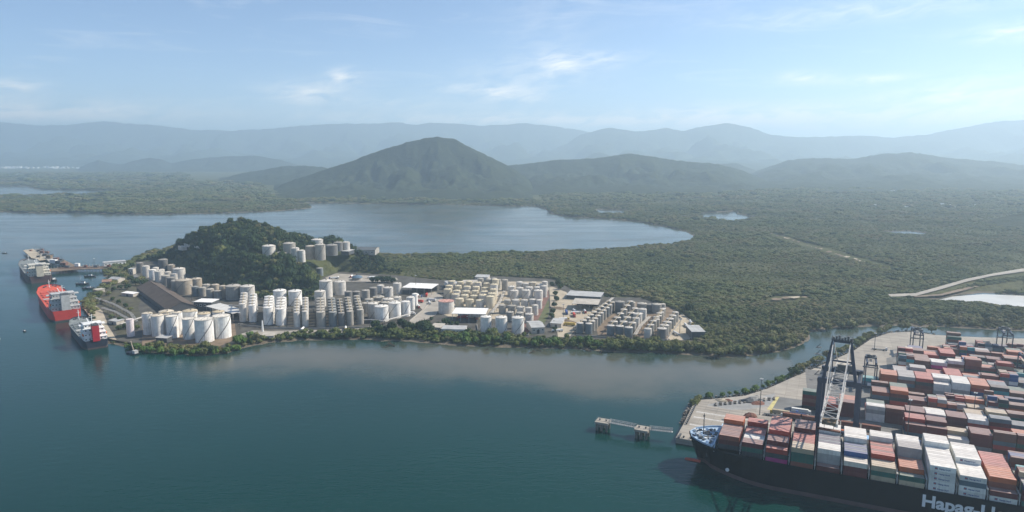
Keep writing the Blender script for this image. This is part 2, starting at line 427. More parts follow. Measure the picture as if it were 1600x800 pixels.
M_MOUNT = hill_mat('far mountain forest', (0.035, 0.05, 0.022), (0.065, 0.085, 0.035), 0.008)

# ------------------------------------------------------------------ the setting: water, land, hills, haze
MAIN = [(128, 478), (140, 500), (158, 528), (166, 537), (200, 543), (230, 551), (280, 554), (320, 556), (352, 553), (385, 543), (420, 535), (480, 532), (560, 531),
        (600, 533), (640, 534), (700, 539), (760, 542), (830, 544), (900, 546), (960, 550), (1040, 552), (1100, 555), (1122, 559), (1162, 557),
        (1225, 549), (1247, 541), (1264, 531), (1266, 520), (1294, 514), (1344, 511), (1412, 509), (1506, 513), (1600, 517), (1850, 527), (2500, 560),
        (4200, 560), (4200, 252), (-2600, 252), (-2600, 336), (-300, 336),
        (0, 331), (60, 333), (110, 332), (160, 334), (250, 335), (350, 333), (430, 330), (488, 325), (484, 321), (440, 319), (500, 317), (600, 319), (700, 320), (800, 322),
        (838, 322), (850, 326), (862, 334), (880, 338), (930, 341), (990, 345), (1040, 354), (1070, 361), (1086, 370), (1078, 376), (1045, 383), (960, 388),
        (900, 391), (830, 394), (760, 396), (700, 398), (650, 400), (610, 399), (585, 393), (545, 386), (500, 380), (420, 376), (330, 377), (270, 385), (228, 398),
        (195, 412), (165, 416), (160, 428), (172, 440), (150, 452), (135, 462)]
QUAY = [(1052, 692), (1068, 662), (1082, 634), (1092, 625), (1130, 622), (1165, 618), (1200, 607), (1240, 589), (1273, 575), (1303, 562), (1334, 548), (1362, 529),
        (1390, 520), (1425, 518), (1460, 523), (1506, 526), (1600, 529), (1850, 541), (2600, 575)]
main_w = poly(MAIN); 
# the bow tip of the container ship fixes the frame of ship, quay and yard: s runs aft along the quay, n landward
TH = math.radians(25)
B0 = P(1077, 675, 19)
ES, EN = Vector((math.cos(TH), -math.sin(TH), 0)), Vector((math.sin(TH), math.cos(TH), 0))
def W(s, n, z=0.0):
    return Vector((B0.x, B0.y, 0)) + ES * s + EN * n + Vector((0, 0, z))
QZ = 4.0
quay_w = np.array([W(-13, 22.5)[:2]] + [P(x, y, QZ)[:2] for x, y in QUAY[1:]] + [W(700, 200)[:2], W(700, 22.5)[:2]])
ponds_w = [poly(q) for q in (
    [(-300, 291), (40, 291), (60, 296), (100, 297), (180, 298), (170, 303), (60, 307), (-300, 307)],
    [(80, 281.2), (230, 281), (235, 284.5), (90, 285.5)],
    [(-200, 284), (55, 284), (40, 288.5), (-200, 289)],
    [(1093, 333), (1150, 330), (1152, 334), (1180, 339), (1178, 344), (1130, 348), (1100, 344)],
    [(1370, 362), (1420, 361), (1448, 364), (1440, 367.5), (1400, 367)],
    [(932, 327), (980, 328.5), (970, 335), (935, 334)],
    [(1456, 470), (1487, 462), (1537, 458), (1600, 461), (1760, 468), (1760, 488), (1600, 483), (1580, 482), (1550, 477), (1506, 472)])]
RIDGES = [  # crest profile in the photo, crest depth, width of front and back slope, tree height taken off
    ([(200, 414), (215, 407), (250, 394), (275, 381), (300, 361), (322, 351), (345, 345), (380, 340), (400, 339), (420, 343), (440, 351), (455, 361), (475, 367), (510, 373), (545, 384), (590, 398)], 1215, 150, 110, 13),
    ([(225, 445), (250, 425), (270, 406), (300, 397), (340, 392), (380, 396), (420, 401), (460, 404), (485, 411), (503, 424), (515, 442)], 1060, 78, 120, 8),
    ([(480, 425), (510, 413), (535, 408), (565, 408), (600, 413), (622, 426)], 1090, 75, 90, 1)]
def hill_h(X, Y):
    zc = Y * cp + (H - 25) * sp
    px = 800 + F * X / zc
    h = np.zeros(np.shape(X))
    for prof, zr, fr, bk, tr in RIDGES:
        xs = [a for a, b in prof]; ys = [b for a, b in prof]
        yy = np.interp(px, xs, ys)
        cr = H + (zr if tr != 8 else np.interp(px, [225, 300, 380], [1150, 1110, 1060])) * (-sp + (400 - yy) / F * cp) - tr
        fade = np.clip((px - xs[0] + 12) / 12, 0, 1) * np.clip((xs[-1] + 12 - px) / 12, 0, 1)
        zv = zr if tr != 8 else np.interp(px, [225, 300, 380], [1150, 1110, 1060])
        d = zc - zv
        q = np.clip(np.abs(d) / np.where(d < 0, fr, bk), 0, 1)
        h = np.maximum(h, np.clip(cr, 0, None) * (1 - q * q) ** 1.4 * fade)
    # bench cut into the shoulder for the upper tanks
    m = np.clip((px - 402) / 10, 0, 1) * np.clip((556 - px) / 14, 0, 1) * np.clip((zc - 1078) / 14, 0, 1) * np.clip((np.interp(px, [400, 445, 478, 492], [1138, 1140, 1150, 1232]) - zc) / 18, 0, 1)
    bench = 33 + np.clip((zc - 1110) / 80, 0, 1) * 4
    return h * (1 - m) + np.where(m > 0, bench, 0) * m
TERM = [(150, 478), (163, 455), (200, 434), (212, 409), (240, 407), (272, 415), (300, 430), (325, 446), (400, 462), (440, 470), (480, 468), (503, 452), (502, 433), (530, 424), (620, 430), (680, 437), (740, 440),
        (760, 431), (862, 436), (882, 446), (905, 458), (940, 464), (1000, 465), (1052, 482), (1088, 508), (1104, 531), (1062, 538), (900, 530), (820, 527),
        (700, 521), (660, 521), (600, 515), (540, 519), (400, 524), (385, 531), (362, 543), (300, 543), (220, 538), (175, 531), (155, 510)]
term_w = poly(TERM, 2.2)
def land_sd(X, Y):
    d = sdist(X, Y, main_w)
    for q in ponds_w: d = np.minimum(d, -sdist(X, Y, q))
    return d
def land_h(X, Y, d=None):
    if d is None: d = land_sd(X, Y)
    X, Y = np.asarray(X, float), np.asarray(Y, float)
    d2 = d + (fbm(X / 14, Y / 14, 3, 3) - 0.5) * 9
    base = np.clip(d2 * np.where(d2 > 0, 0.13, 0.2), -4, 2.2)
    far = np.clip((Y - 1400) / 1500, 0, 1)
    return base + hill_h(X, Y) * np.clip(d / 12, 0, 1) * np.clip(.05 - sdist(X, Y, term_w) / np.interp(800 + F * X / (Y * cp + H * sp), [285, 330], [13, 40]), 0, 1) ** .8 + far * (base > 1) * 3.0 * fbm(X / 90, Y / 90, 9, 3)
_cache = {}
def gz(X, Y):
    return float(land_h(np.array([X]), np.array([Y]))[0])

def hit(x, y):
    """where the photo pixel's sight line meets the land"""
    ts = np.arange(600, 1700, 1.5); u, v = (x - 800) / F, (400 - y) / F
    X, Y, Z = u * ts, ts * (cp + v * sp), H + ts * (-sp + v * cp)
    k = np.argmax(Z <= land_h(X, Y)); return Vector((X[k], Y[k], Z[k]))
def fan_grid(xs, ts, zref=0.0):
    """ground positions of a fan of columns (photo x) and depths"""
    u = (np.array(xs) - 800) / F; t = np.array(ts)
    X = np.outer(t, u); Yr = (t - (H - zref) * sp) / cp
    return X, np.repeat(Yr[:, None], len(xs), 1)
def grid_mesh(name, X, Y, Z, m, attrs=None, smooth=True):
    nr, nc = X.shape
    me = bpy.data.meshes.new(name)
    idx = np.arange(nr * nc).reshape(nr, nc)
    quads = np.stack([idx[:-1, :-1], idx[:-1, 1:], idx[1:, 1:], idx[1:, :-1]], -1).reshape(-1, 4)
    me.vertices.add(nr * nc); me.vertices.foreach_set('co', np.stack([X, Y, Z], -1).reshape(-1).astype(np.float32))
    me.loops.add(quads.size); me.loops.foreach_set('vertex_index', quads.reshape(-1).astype(np.int32))
    me.polygons.add(len(quads)); me.polygons.foreach_set('loop_start', np.arange(0, quads.size, 4, dtype=np.int32))
    me.polygons.foreach_set('loop_total', np.full(len(quads), 4, np.int32))
    if smooth: me.polygons.foreach_set('use_smooth', np.ones(len(quads), bool))
    me.update(calc_edges=True)
    for k, a in (attrs or {}).items():
        at = me.attributes.new(k, 'FLOAT', 'POINT'); at.data.foreach_set('value', a.reshape(-1).astype(np.float32))
    me.materials.append(m)
    return me

def build_land():
    xs = np.concatenate([np.linspace(-2400, -160, 40), np.linspace(-150, 1750, 640), np.linspace(1780, 4000, 40)])
    ys = np.concatenate([np.arange(566, 430, -0.55), np.arange(430, 330, -0.45), np.arange(330, 262, -0.6)])
    ts = np.concatenate([[250, 400, 560], [T(y) for y in ys], np.geomspace(T(262) * 1.05, 21000, 20)])
    X, Y = fan_grid(xs, ts)
    d = land_sd(X, Y)
    Z = land_h(X, Y, d)
    mud = np.clip(1 - (d - 5) / 8, 0, 1)
    zc = Y * cp + (H - 12) * sp; px = 800 + F * X / zc
    grass = np.clip((px - 545) / 20, 0, 1) * np.clip((620 - px) / 8, 0, 1) * np.clip((1092 - zc) / 10, 0, 1) * np.clip((zc - 990) / 10, 0, 1) * (sdist(X, Y, term_w) < 0)
    kind(obj('ground', grid_mesh('ground', X, Y, Z, M_LAND, {'mud': mud, 'grass': grass})), 'structure')
build_land()

def build_water():
    xs = np.concatenate([np.linspace(-2400, -160, 16), np.linspace(-150, 1750, 240), np.linspace(1780, 4000, 16)])
    ts = np.concatenate([[60, 120, 180, 240], [T(y) for y in np.arange(900, 262, -2.2)], np.geomspace(T(262) * 1.05, 21000, 12)])
    X, Y = fan_grid(xs, ts)
    tb = poly([(330, 562), (420, 540), (480, 534), (600, 533), (760, 542), (900, 546), (1100, 556), (1230, 550), (1262, 531), (1290, 514), (1400, 509), (1700, 515), (1700, 532), (1440, 526),
               (1370, 536), (1290, 566), (1240, 590), (1190, 612), (1120, 616), (960, 616), (860, 611), (760, 602), (620, 588), (450, 580), (330, 580)])
    turb = np.clip(0.5 + sdist(X, Y, tb) / 100, 0, 1) * 0.85
    river = poly([(1230, 550), (1290, 500), (1900, 500), (1900, 560), (1370, 540), (1240, 590)])
    turb = np.where(inside(X, Y, river), turb * 0.75, turb)
    turb = np.maximum(turb, np.clip((Y - 900) / 500, 0, 1) * 0.55)       # the shallow lagoon behind
    kind(obj('water', grid_mesh('water', X, Y, np.zeros_like(X), M_WATER, {'turbid': turb})), 'structure')
build_water()

def ridge(name, prof, zc, front, back, m, label=None, step=5, rows=34, rough=0.5, base=1.5, seed=1, nscale=380, crest=4.0):
    xs = np.arange(prof[0][0], prof[-1][0] + 1, step)
    yy = np.interp(xs, [a for a, b in prof], [b for a, b in prof])
    f = np.concatenate([-(np.linspace(1, 0, rows) ** 1.0), np.linspace(0, 1, rows // 2)[1:]])
    cr = H + zc * (-sp + (400 - yy) / F * cp)
    cr = np.maximum(cr, base) + (fbm(xs / 7, xs * 0, seed + 50, 4) - 0.5) * crest * np.clip(cr / 60, 0.2, 1)
    ts = zc + np.where(f < 0, front, back) * f
    X, Y = fan_grid(xs, ts)
    a = np.abs(f)[:, None]
    shape = np.where(f[:, None] < 0, (1 - a) ** 0.85 * (1 - a * 0.25) , 1 - a ** 1.6)
    n = fbm(X / nscale + seed, Y / (nscale * 1.7), seed, 5)
    spur = np.abs(n - 0.5) * 2
    env = np.clip(a * 4, 0, 1) * np.clip((1 - a) * 3, 0, 1)
    Z = cr[None, :] * shape * (1 - rough * env * (1 - spur * 1.6).clip(-0.4, 1)) + (fbm(X / 26, Y / 26, seed + 5, 3) - 0.5) * 9 * env
    ends = np.minimum(np.arange(len(xs)), np.arange(len(xs))[::-1]) / 8.0
    Z = np.maximum(Z * np.clip(ends, 0.0, 1)[None, :] ** 0.7, -2)
    o = obj(name, grid_mesh(name, X, Y, Z, m))
    return kind(o, 'structure', label)
FAR = [(-900, 215), (-500, 205), (-250, 198), (0, 191), (60, 196), (110, 196), (165, 190), (200, 193), (260, 197), (300, 203), (370, 204), (430, 201), (470, 197), (530, 194), (600, 193), (620, 191), (650, 196), (670, 192), (720, 194), (750, 197), (780, 195), (820, 193), (860, 197), (905, 204), (960, 212), (1050, 225), (1200, 235), (1350, 240)]
ridge('mountain_range', FAR, 15000, 5200, 2500, M_MOUNT, 'long pale blue mountain range along the horizon on the left', step=6, seed=2, nscale=650, crest=36, rough=.8, rows=60)
ridge('mountain_range', [(690, 262), (780, 254), (850, 240), (890, 222), (905, 211), (950, 200), (1000, 206), (1040, 200), (1065, 205), (1100, 197), (1135, 192), (1170, 200), (1200, 211), (1250, 215), (1300, 213), (1350, 212), (1390, 215), (1440, 211), (1490, 201), (1550, 190), (1600, 187), (1750, 183), (1950, 200), (2400, 215)],
      12500, 4800, 2500, M_MOUNT, 'pale peaked mountain range along the horizon on the right', step=6, seed=4, nscale=600, crest=32, rough=.8, rows=60)
ridge('forested_hill', [(405, 303), (425, 296), (450, 284), (500, 268), (550, 252), (600, 233), (640, 222), (660, 217), (680, 214), (710, 217), (730, 228), (770, 247), (800, 262), (830, 283), (850, 305)], 3900, 950, 700, M_HILL,
      'broad dark forested hill rising behind the lagoon', step=3, rows=80, seed=6, nscale=190, crest=10, rough=.75)
ridge('forested_hill', [(690, 285), (760, 262), (800, 258), (820, 256), (870, 250), (930, 247), (980, 240), (1010, 243), (1050, 250), (1110, 255), (1150, 263), (1180, 275), (1230, 296), (1260, 305)], 4700, 1400, 800, M_HILL,
      'long forested ridge to the right of the lagoon hill', step=3, rows=80, seed=7, nscale=210, crest=10, rough=.75)
ridge('forested_hill', [(1110, 300), (1150, 284), (1180, 268), (1230, 250), (1270, 247), (1330, 248), (1380, 240), (1420, 238), (1480, 247), (1550, 252), (1600, 258), (1800, 250), (2100, 275), (2300, 300)], 6000, 2500, 1000, M_HILL,
      'long hazy forested ridge below the peaks on the right', step=4, rows=80, seed=8, nscale=260, crest=13, rough=.75)
ridge('forested_hill', [(1090, 262), (1120, 256), (1150, 255), (1180, 266), (1215, 285)], 6600, 800, 700, M_HILL, 'small hazy summit between the two forested ridges', step=3, rows=30, seed=9, nscale=300, crest=9)
ridge('forested_hill', [(110, 268), (130, 258), (155, 250), (175, 255), (190, 257), (215, 250), (235, 246), (255, 250), (270, 255), (300, 249), (340, 245), (400, 243), (440, 250), (480, 262), (520, 272)], 8500, 900, 800, M_HILL, 'low pale hill chain on the plain at the far left', step=3, rows=30, seed=10, nscale=350, crest=12)
ridge('forested_hill', [(290, 296), (330, 284), (380, 270), (420, 264), (440, 260), (480, 259), (505, 261), (540, 272), (600, 292)], 5200, 900, 700, M_HILL, 'low dark forested hill left of the lagoon hill', step=3, rows=36, seed=11, nscale=260, crest=9)
ridge('forested_hill', [(1515, 362), (1540, 349), (1560, 340), (1578, 336), (1600, 331), (1640, 325), (1700, 330), (1760, 362)], 1980, 150, 170, M_HILL, 'small wooded knoll at the right edge of the mangrove plain', step=3, rows=30, seed=12, nscale=120, crest=4)
ridge('forested_hill', [(1470, 322), (1520, 312), (1570, 306), (1620, 303), (1700, 300), (1800, 312), (1850, 322)], 3100, 350, 350, M_HILL, 'low hazy hill at the right edge behind the wooded knoll', step=4, rows=30, seed=13, nscale=200, crest=6)
ridge('forested_hill', [(1180, 318), (1240, 310), (1290, 303), (1350, 300), (1420, 303), (1480, 312), (1520, 320)], 4300, 500, 400, M_HILL, 'gentle wooded rise at the foot of the hazy right ridge', step=4, rows=24, seed=14, nscale=200, crest=6)

def build_haze():
    m = bpy.data.materials.new('haze'); m.use_nodes = True
    N, L = nodes_of(m.node_tree)
    out = N('ShaderNodeOutputMaterial'); v = N('ShaderNodeVolumePrincipled')
    v.inputs['Color'].default_value = (0.655, 0.845, 1.0, 1)
    v.inputs['Density'].default_value = HAZE
    v.inputs['Anisotropy'].default_value = 0.35
    L(v.outputs[0], out.inputs['Volume'])
    mb = MB(); mb.box(0, 9300, -7, 42000, 25000, 957)
    kind(obj('haze', mb.mesh('haze', m)), 'stuff')
HAZE = 1.22e-4
build_haze()

# sheets laid on the flat land
def sheet(name, pts, z, m, world=False, label=None):
    pg = [(a, b) for a, b in pts] if world else [tuple(P(x, y, z)[:2]) for x, y in pts]
    me = bpy.data.meshes.new(name)
    me.from_pydata([(x, y, z) for x, y in pg], [], [tuple(range(len(pg)))])
    me.materials.append(m)
    me.update()
    if me.polygons[0].normal.z < 0: me.flip_normals()
    return kind(obj(name, me), 'structure', label)
sheet('terminal_yard', TERM, 2.5, mat('shade-darkened terminal ground', (0.085, 0.08, 0.068), .9, var=.5, scale=.06), label='paved ground of the tank terminal')  # shade between the tanks is put into this darker ground colour
sheet('shore_road', [(372, 523), (395, 516), (420, 517), (470, 516), (520, 515), (560, 513), (590, 508), (600, 511), (575, 517), (530, 521), (470, 522.5), (400, 525)], 2.62, M_CONC2)
sheet('sandy_lot', [(130, 481), (146, 474), (160, 486), (166, 500), (168, 508), (176, 520), (182, 531), (166, 528), (152, 510)], 2.60, M_SAND)
sheet('concrete_lot', [(508, 434), (525, 427), (620, 434), (622, 437), (600, 440), (515, 440)], 2.60, M_CONC2)
sheet('concrete_lot', [(640, 462), (680, 456), (692, 463), (690, 478), (681, 492), (664, 500), (645, 508), (640, 500), (660, 484)], 2.61, M_CONC2)
sheet('sandy_lot', [(858, 446), (884, 456), (900, 470), (930, 486), (920, 496), (905, 508), (890, 526), (872, 527), (868, 500), (860, 478)], 2.60, M_SAND)
sheet('grass_verge', [(845, 475), (858, 470), (858, 490), (848, 512), (840, 522), (822, 524), (834, 505)], 2.605, M_GRASS)
sheet('red_bund_floor', [(838, 462), (856, 452), (858, 464), (846, 490), (835, 510), (822, 522), (816, 510)], 2.615, M_REDDIRT)
sheet('sandy_lot', [(1056, 496), (1066, 490), (1080, 500), (1084, 515), (1078, 530), (1050, 533), (1044, 528)], 2.60, M_SAND)
sheet('brown_tank_floor', [(932, 515), (945, 500), (985, 470), (1045, 480), (1060, 492), (1042, 530), (935, 526)], 2.607, M_DIRT)
sheet('tank_floor', [(690, 490), (700, 455), (765, 440), (855, 440), (858, 452), (822, 500), (760, 498), (700, 494)], 2.608, M_SAND)
sheet('tank_floor', [(222, 540), (222, 505), (300, 487), (366, 500), (370, 530), (340, 542)], 2.606, M_DIRT)
sheet('overgrown_yard', [(152, 470), (165, 452), (196, 434), (212, 440), (228, 450), (222, 462), (216, 480), (222, 503), (205, 522), (186, 528), (176, 512), (166, 492)], 2.603, mat('weedy dirt', (0.085, 0.08, 0.05), .95, var=.5, scale=.09), label='overgrown ground of the old pipe yard')
sheet('terminal_lane', [(205, 432), (213, 428), (250, 455), (285, 470), (280, 475), (240, 462)], 2.612, M_ASPH)

# road, track and clearings on the mangrove plain
sheet('plain_road', [(1386, 459.5), (1430, 458), (1470, 447), (1510, 435.5), (1550, 427.5), (1600, 419), (1700, 402), (1900, 380), (1900, 385), (1700, 408), (1600, 424), (1550, 431), (1510, 440), (1470, 452), (1432, 462), (1390, 463.5)], 4.2, M_CONC2, label='pale road crossing the mangrove plain')
sheet('side_track', [(1428, 462.5), (1470, 459), (1500, 451), (1520, 446.5), (1530, 447), (1505, 454), (1472, 461.5), (1430, 464)], 4.1, M_DIRT)
def clearings():
    R = random.Random(31); L_ = [(1196, 362), (1230, 372.5), (1262, 383), (1290, 391), (1322, 401), (1350, 408.5), (1386, 418)]
    spots = []
    for (x0, y0), (x1, y1) in zip(L_, L_[1:]):
        for k in range(4):
            q = (k + R.random()) / 4; spots.append((x0 + (x1 - x0) * q, y0 + (y1 - y0) * q + R.uniform(-.8, .8), R.uniform(1.5, 6.5) * (.6 + .5 * (y0 - 360) / 50), R.uniform(.5, 1.2) * (.6 + .7 * (y0 - 360) / 50)))
    spots += [(1228, 465, 8, 1.6), (1242, 464, 9, 2.0), (1213, 467, 9, 1.6), (1257, 464, 4, 1), (1410, 319.5, 14, 1.3), (1424, 320.5, 7, .8), (1330, 362, 6, .6), (1185, 325, 5, .6), (1525, 327, 4, .6), (1452, 430, 7, 1.2), (1440, 429, 4, 1)]
    for i, (x, y, w, h) in enumerate(spots):
        n = 11; a = [(x + w * math.cos(k / n * 6.283) * R.uniform(.45, 1.3), y + h * math.sin(k / n * 6.283) * R.uniform(.45, 1.3)) for k in range(n)]
        sheet('sand_clearing', a, 4.6 + 0.01 * i + (1.2 if y < 330 else 0), R.choice([M_SAND, M_DIRT, M_DIRT, M_DIRT]))
clearings()
sheet('salt_pond', [(1462, 469.5), (1489, 463), (1537, 459.5), (1600, 462), (1758, 469), (1758, 486), (1600, 481), (1580, 480), (1550, 475.5), (1506, 471)], 0.12, mat('pale pond mud', (0.55, 0.53, 0.48), 0.35, var=0.15, scale=0.03, spec=0.5), label='pale shallow pond beside the plain road')

# quay platform with a real edge
def quay_mat(name, color, slab=9.0):
    m = mat(name, color, .9, var=.18, scale=.05)
    N_, L = m.node_tree.nodes, m.node_tree.links
    bs = [n for n in N_ if n.type == 'BSDF_PRINCIPLED'][0]; src = bs.inputs['Base Color'].links[0].from_socket
    geo = [n for n in N_ if n.type == 'NEW_GEOMETRY'][0]
    mp = N_.new('ShaderNodeMapping'); mp.inputs['Rotation'].default_value = (0, 0, TH); L.new(geo.outputs['Position'], mp.inputs[0])
    br = N_.new('ShaderNodeTexBrick'); L.new(mp.outputs[0], br.inputs['Vector'])
    for k, v in (('Color1', (1.0, 1.0, 1.0, 1)), ('Color2', (.80, .80, .81, 1)), ('Mortar', (.5, .5, .5, 1)), ('Scale', 1.0), ('Mortar Size', .10), ('Brick Width', slab), ('Row Height', slab * .8)): br.inputs[k].default_value = v
    br.offset = 0
    m1 = N_.new('ShaderNodeMixRGB'); m1.blend_type = 'MULTIPLY'; m1.inputs[0].default_value = .8; L.new(src, m1.inputs[1]); L.new(br.outputs['Color'], m1.inputs[2])
    m2p = N_.new('ShaderNodeMapping'); m2p.inputs['Scale'].default_value = (.012, .38, 1); L.new(mp.outputs[0], m2p.inputs[0])
    no = N_.new('ShaderNodeTexNoise'); no.inputs['Scale'].default_value = 1; no.inputs['Detail'].default_value = 4; L.new(m2p.outputs[0], no.inputs['Vector'])
    mr = N_.new('ShaderNodeMapRange'); L.new(no.outputs[0], mr.inputs[0]); mr.inputs[1].default_value = .48; mr.inputs[2].default_value = .72; mr.inputs[4].default_value = .55
    m2 = N_.new('ShaderNodeMixRGB'); L.new(mr.outputs[0], m2.inputs[0]); L.new(m1.outputs[0], m2.inputs[1]); m2.inputs[2].default_value = (.09, .085, .08, 1)
    L.new(m2.outputs[0], bs.inputs['Base Color'])
    return m
M_QUAY = quay_mat('quay concrete slabs', (0.37, 0.335, 0.285))
M_YARD = quay_mat('yard paving slabs', (0.19, 0.185, 0.175), 12.0)
M_WORN = mat('worn white line', (0.50, 0.48, 0.45), .9, var=.4, scale=.5)
def build_quay():
    mb = MB(); pg = [tuple(q) for q in quay_w]
    area = sum(pg[i][0] * pg[(i + 1) % len(pg)][1] - pg[(i + 1) % len(pg)][0] * pg[i][1] for i in range(len(pg)))
    if area < 0: pg = pg[::-1]
    mb.prism(pg, -5, QZ)
    kind(obj('quay', mb.mesh('quay', M_QUAY)), 'structure', 'concrete container quay')
    def qs(name, pts, z, m):
        sheet(name, [tuple(W(s, n)[:2]) for s, n in pts], QZ + z, m, world=True)
    sheet('quay_paving', [(1104, 633), (1128, 626), (1170, 624), (1212, 614), (1203, 634), (1165, 640), (1140, 640)], QZ + .012, M_ASPH2)
    sheet('quay_paving', [(1215, 620), (1262, 626), (1330, 640), (1330, 660), (1258, 648), (1202, 640)], QZ + .012, M_ASPH)
    sheet('yellow_lane', [(1213, 620), (1218, 620), (1206, 640), (1198, 640)], QZ + .016, mat('worn yellow paint', (0.5, 0.44, 0.2), 0.9, var=0.3))
    for n, s0, s1 in ((77.5, -9, 52), (66, -9, 62), (50, -9, 70)):
        qs('painted_line', [(s0, n), (s1, n - 1), (s1, n + .8), (s0, n + 2.6)], .02, M_WORN)
    qs('yard_asphalt', [(52, 84), (420, 84), (420, 190), (62, 230), (70, 110)], .008, M_YARD)
    qs('yard_asphalt', [(128, 192), (420, 192), (420, 420), (215, 400), (132, 300)], .010, M_YARD)
    for k in range(5):
        qs('rail_track', [(100 - k * 2, 76 + k * 3.0), (330, 76 + k * 3.0), (330, 77.2 + k * 3.0), (100 - k * 2, 77.2 + k * 3.0)], .024, M_REDDIRT)
build_quay()

# ------------------------------------------------------------------ storage tanks
def tank_meshes():
    sh = MB(); sh.cyl(0, 0, 0, 1, 1, n=28, cap=False)
    for k in (0.25, 0.5, 0.75, 0.985): sh.cyl(0, 0, k, k + 0.012, 1.012, n=28, cap=True)
    shell = sh.mesh('tank_shell', M_TANK)
    dome = MB()
    prev = None
    for i, (r, z) in enumerate([(1.03, 0), (1.0, .02), (.8, .055), (.55, .09), (.25, .115), (.07, .122)]):
        ring = [(r * math.cos(2 * math.pi * k / 28), r * math.sin(2 * math.pi * k / 28), z) for k in range(28)]
        o = len(dome.v); dome.v += ring
        if i: 
            for k in range(28): dome.f.append((o - 28 + k, o - 28 + (k + 1) % 28, o + (k + 1) % 28, o + k)); dome.m.append(0)
    dome.f.append(tuple(range(len(dome.v) - 28, len(dome.v)))); dome.m.append(0)
    roof = dome.mesh('tank_roof', M_TANKTOP)
    flat = MB(); flat.cyl(0, 0, 0, .03, 1.03, 1.0, n=28); flat.cyl(0, 0, .03, .05, .25, .1, n=10)
    for a in range(6): flat.box(.55 * math.cos(a), .55 * math.sin(a), .03, .12, .12, .05)
    roof2 = flat.mesh('tank_roof_flat', M_TANKTOP)
    st = MB(); n = 26
    for i in range(n):
        a0, a1 = -2.55 + 1.9 * i / n, -2.55 + 1.9 * (i + 1) / n
        z0, z1 = i / n, (i + 1) / n
        p = []
        for a, z in ((a0, z0), (a1, z1)):
            for r in (1.0, 1.06):
                for dz in (-.008, .03): p.append((r * math.cos(a), r * math.sin(a), z + dz))
        st.add(p, [(0, 1, 3, 2), (4, 6, 7, 5), (0, 4, 5, 1), (2, 3, 7, 6), (1, 5, 7, 3), (0, 2, 6, 4)])
    stair = st.mesh('tank_stair', M_RAIL)
    ra = MB()
    for k in range(28):
        a, b = 2 * math.pi * k / 28, 2 * math.pi * (k + 1) / 28
        for z in (.035, .07): ra.beam((1.02 * math.cos(a), 1.02 * math.sin(a), z), (1.02 * math.cos(b), 1.02 * math.sin(b), z), .012)
        ra.beam((1.02 * math.cos(a), 1.02 * math.sin(a), 0), (1.02 * math.cos(a), 1.02 * math.sin(a), .07), .012)
    rail = ra.mesh('tank_rail', M_RAIL)
    hx = MB()
    hx.beam((0, 0, .12), (0, 1, .06), .05, .03); hx.cyl(.3, -.3, .1, .17, .08, n=8); hx.cyl(-.35, .2, .1, .16, .06, n=8)
    hatch = hx.mesh('tank_vent', M_RAIL)
    return shell, roof, roof2, stair, rail, hatch
TM = tank_meshes()
TANK_SPOTS = []
LAST = []
CW, CP, CG, CD, CT, CB, CY = ((0.79, 0.77, 0.73), (0.60, 0.57, 0.52), (0.36, 0.34, 0.30), (0.17, 0.17, 0.165), (0.42, 0.36, 0.28), (0.17, 0.195, 0.205), (0.60, 0.53, 0.40))
CNAME = {CW: 'white', CP: 'pale grey', CG: 'stained grey', CD: 'dark grey', CT: 'tan stained', CB: 'blue grey', CY: 'cream'}
def tank(cx, base, w, top, col, label, group, z=None, dome=True, roofcol=None, stair=None):
    z = 2.55 if z is None else z
    t = T(base, z); r = w / 2 / F * t
    p = P(cx, base, z); d = Vector((p.x, p.y, 0)).normalized()
    c = Vector((p.x, p.y, z)) + d * r
    h = (base - top) / F * t / (cp - 0.02)
    k = rnd.uniform(.92, 1.06); cc = tuple(min(v * k, .82) for v in col)
    o = obj('storage_tank', TM[0], None, c, rnd.uniform(-.5, .5), (r, r, h), cc)
    tag(o, label, 'tank', group)
    rf = obj('roof', TM[1] if dome else TM[2], o, (0, 0, 1.0), 0, (1, 1, 1.9 * r / h if dome else r / h), roofcol or cc)
    if dome and w > 11: obj('vent', TM[5], rf)
    if (stair if stair is not None else (w > 12.5 and rnd.random() < .45)): obj('staircase', TM[3], o, (0, 0, 0), rnd.uniform(-.7, .9))
    if w > 9: obj('railing', TM[4], o, (0, 0, 1.0), 0, (1, 1, r / h * 1.1))
    TANK_SPOTS.append((c.x, c.y, r, z))
    LAST.append(Vector((c.x, c.y, z + h + .35)))
    return o
def tanks(rows, where, group, z=None, walk=None, **kw):
    del LAST[:]
    """rows: (cx, base, width, top, colour) in reading order; the labels count along the row"""
    n = len(rows)
    for i, a in enumerate(rows):
        size = 'wide' if a[2] > 18 else 'slim' if a[2] < 11.5 else 'round'
        pos = ORD[i] + ' from left'
        tank(*a[:4], a[4], f'{CNAME[a[4]]} {size} tank, {pos} {where}', group, z, **kw)
    if walk: roof_walk(LAST[:], walk)
def column(cx, base, w, top, col, n, dx, dy, where, group, shrink=.985, z=None, **kw):
    del LAST[:]
    for i in range(n):
        pos = 'frontmost' if i == 0 else f'{ORD[i]} back'
        s = shrink ** i
        tank(cx + dx * i, base + dy * i, w * s, base + dy * i - (base - top) * s, col, f'{CNAME[col]} slim tank, {pos} in {where}', group, z, **kw)
    roof_walk(LAST[:], f'tan gangway over the roofs of the {where}')

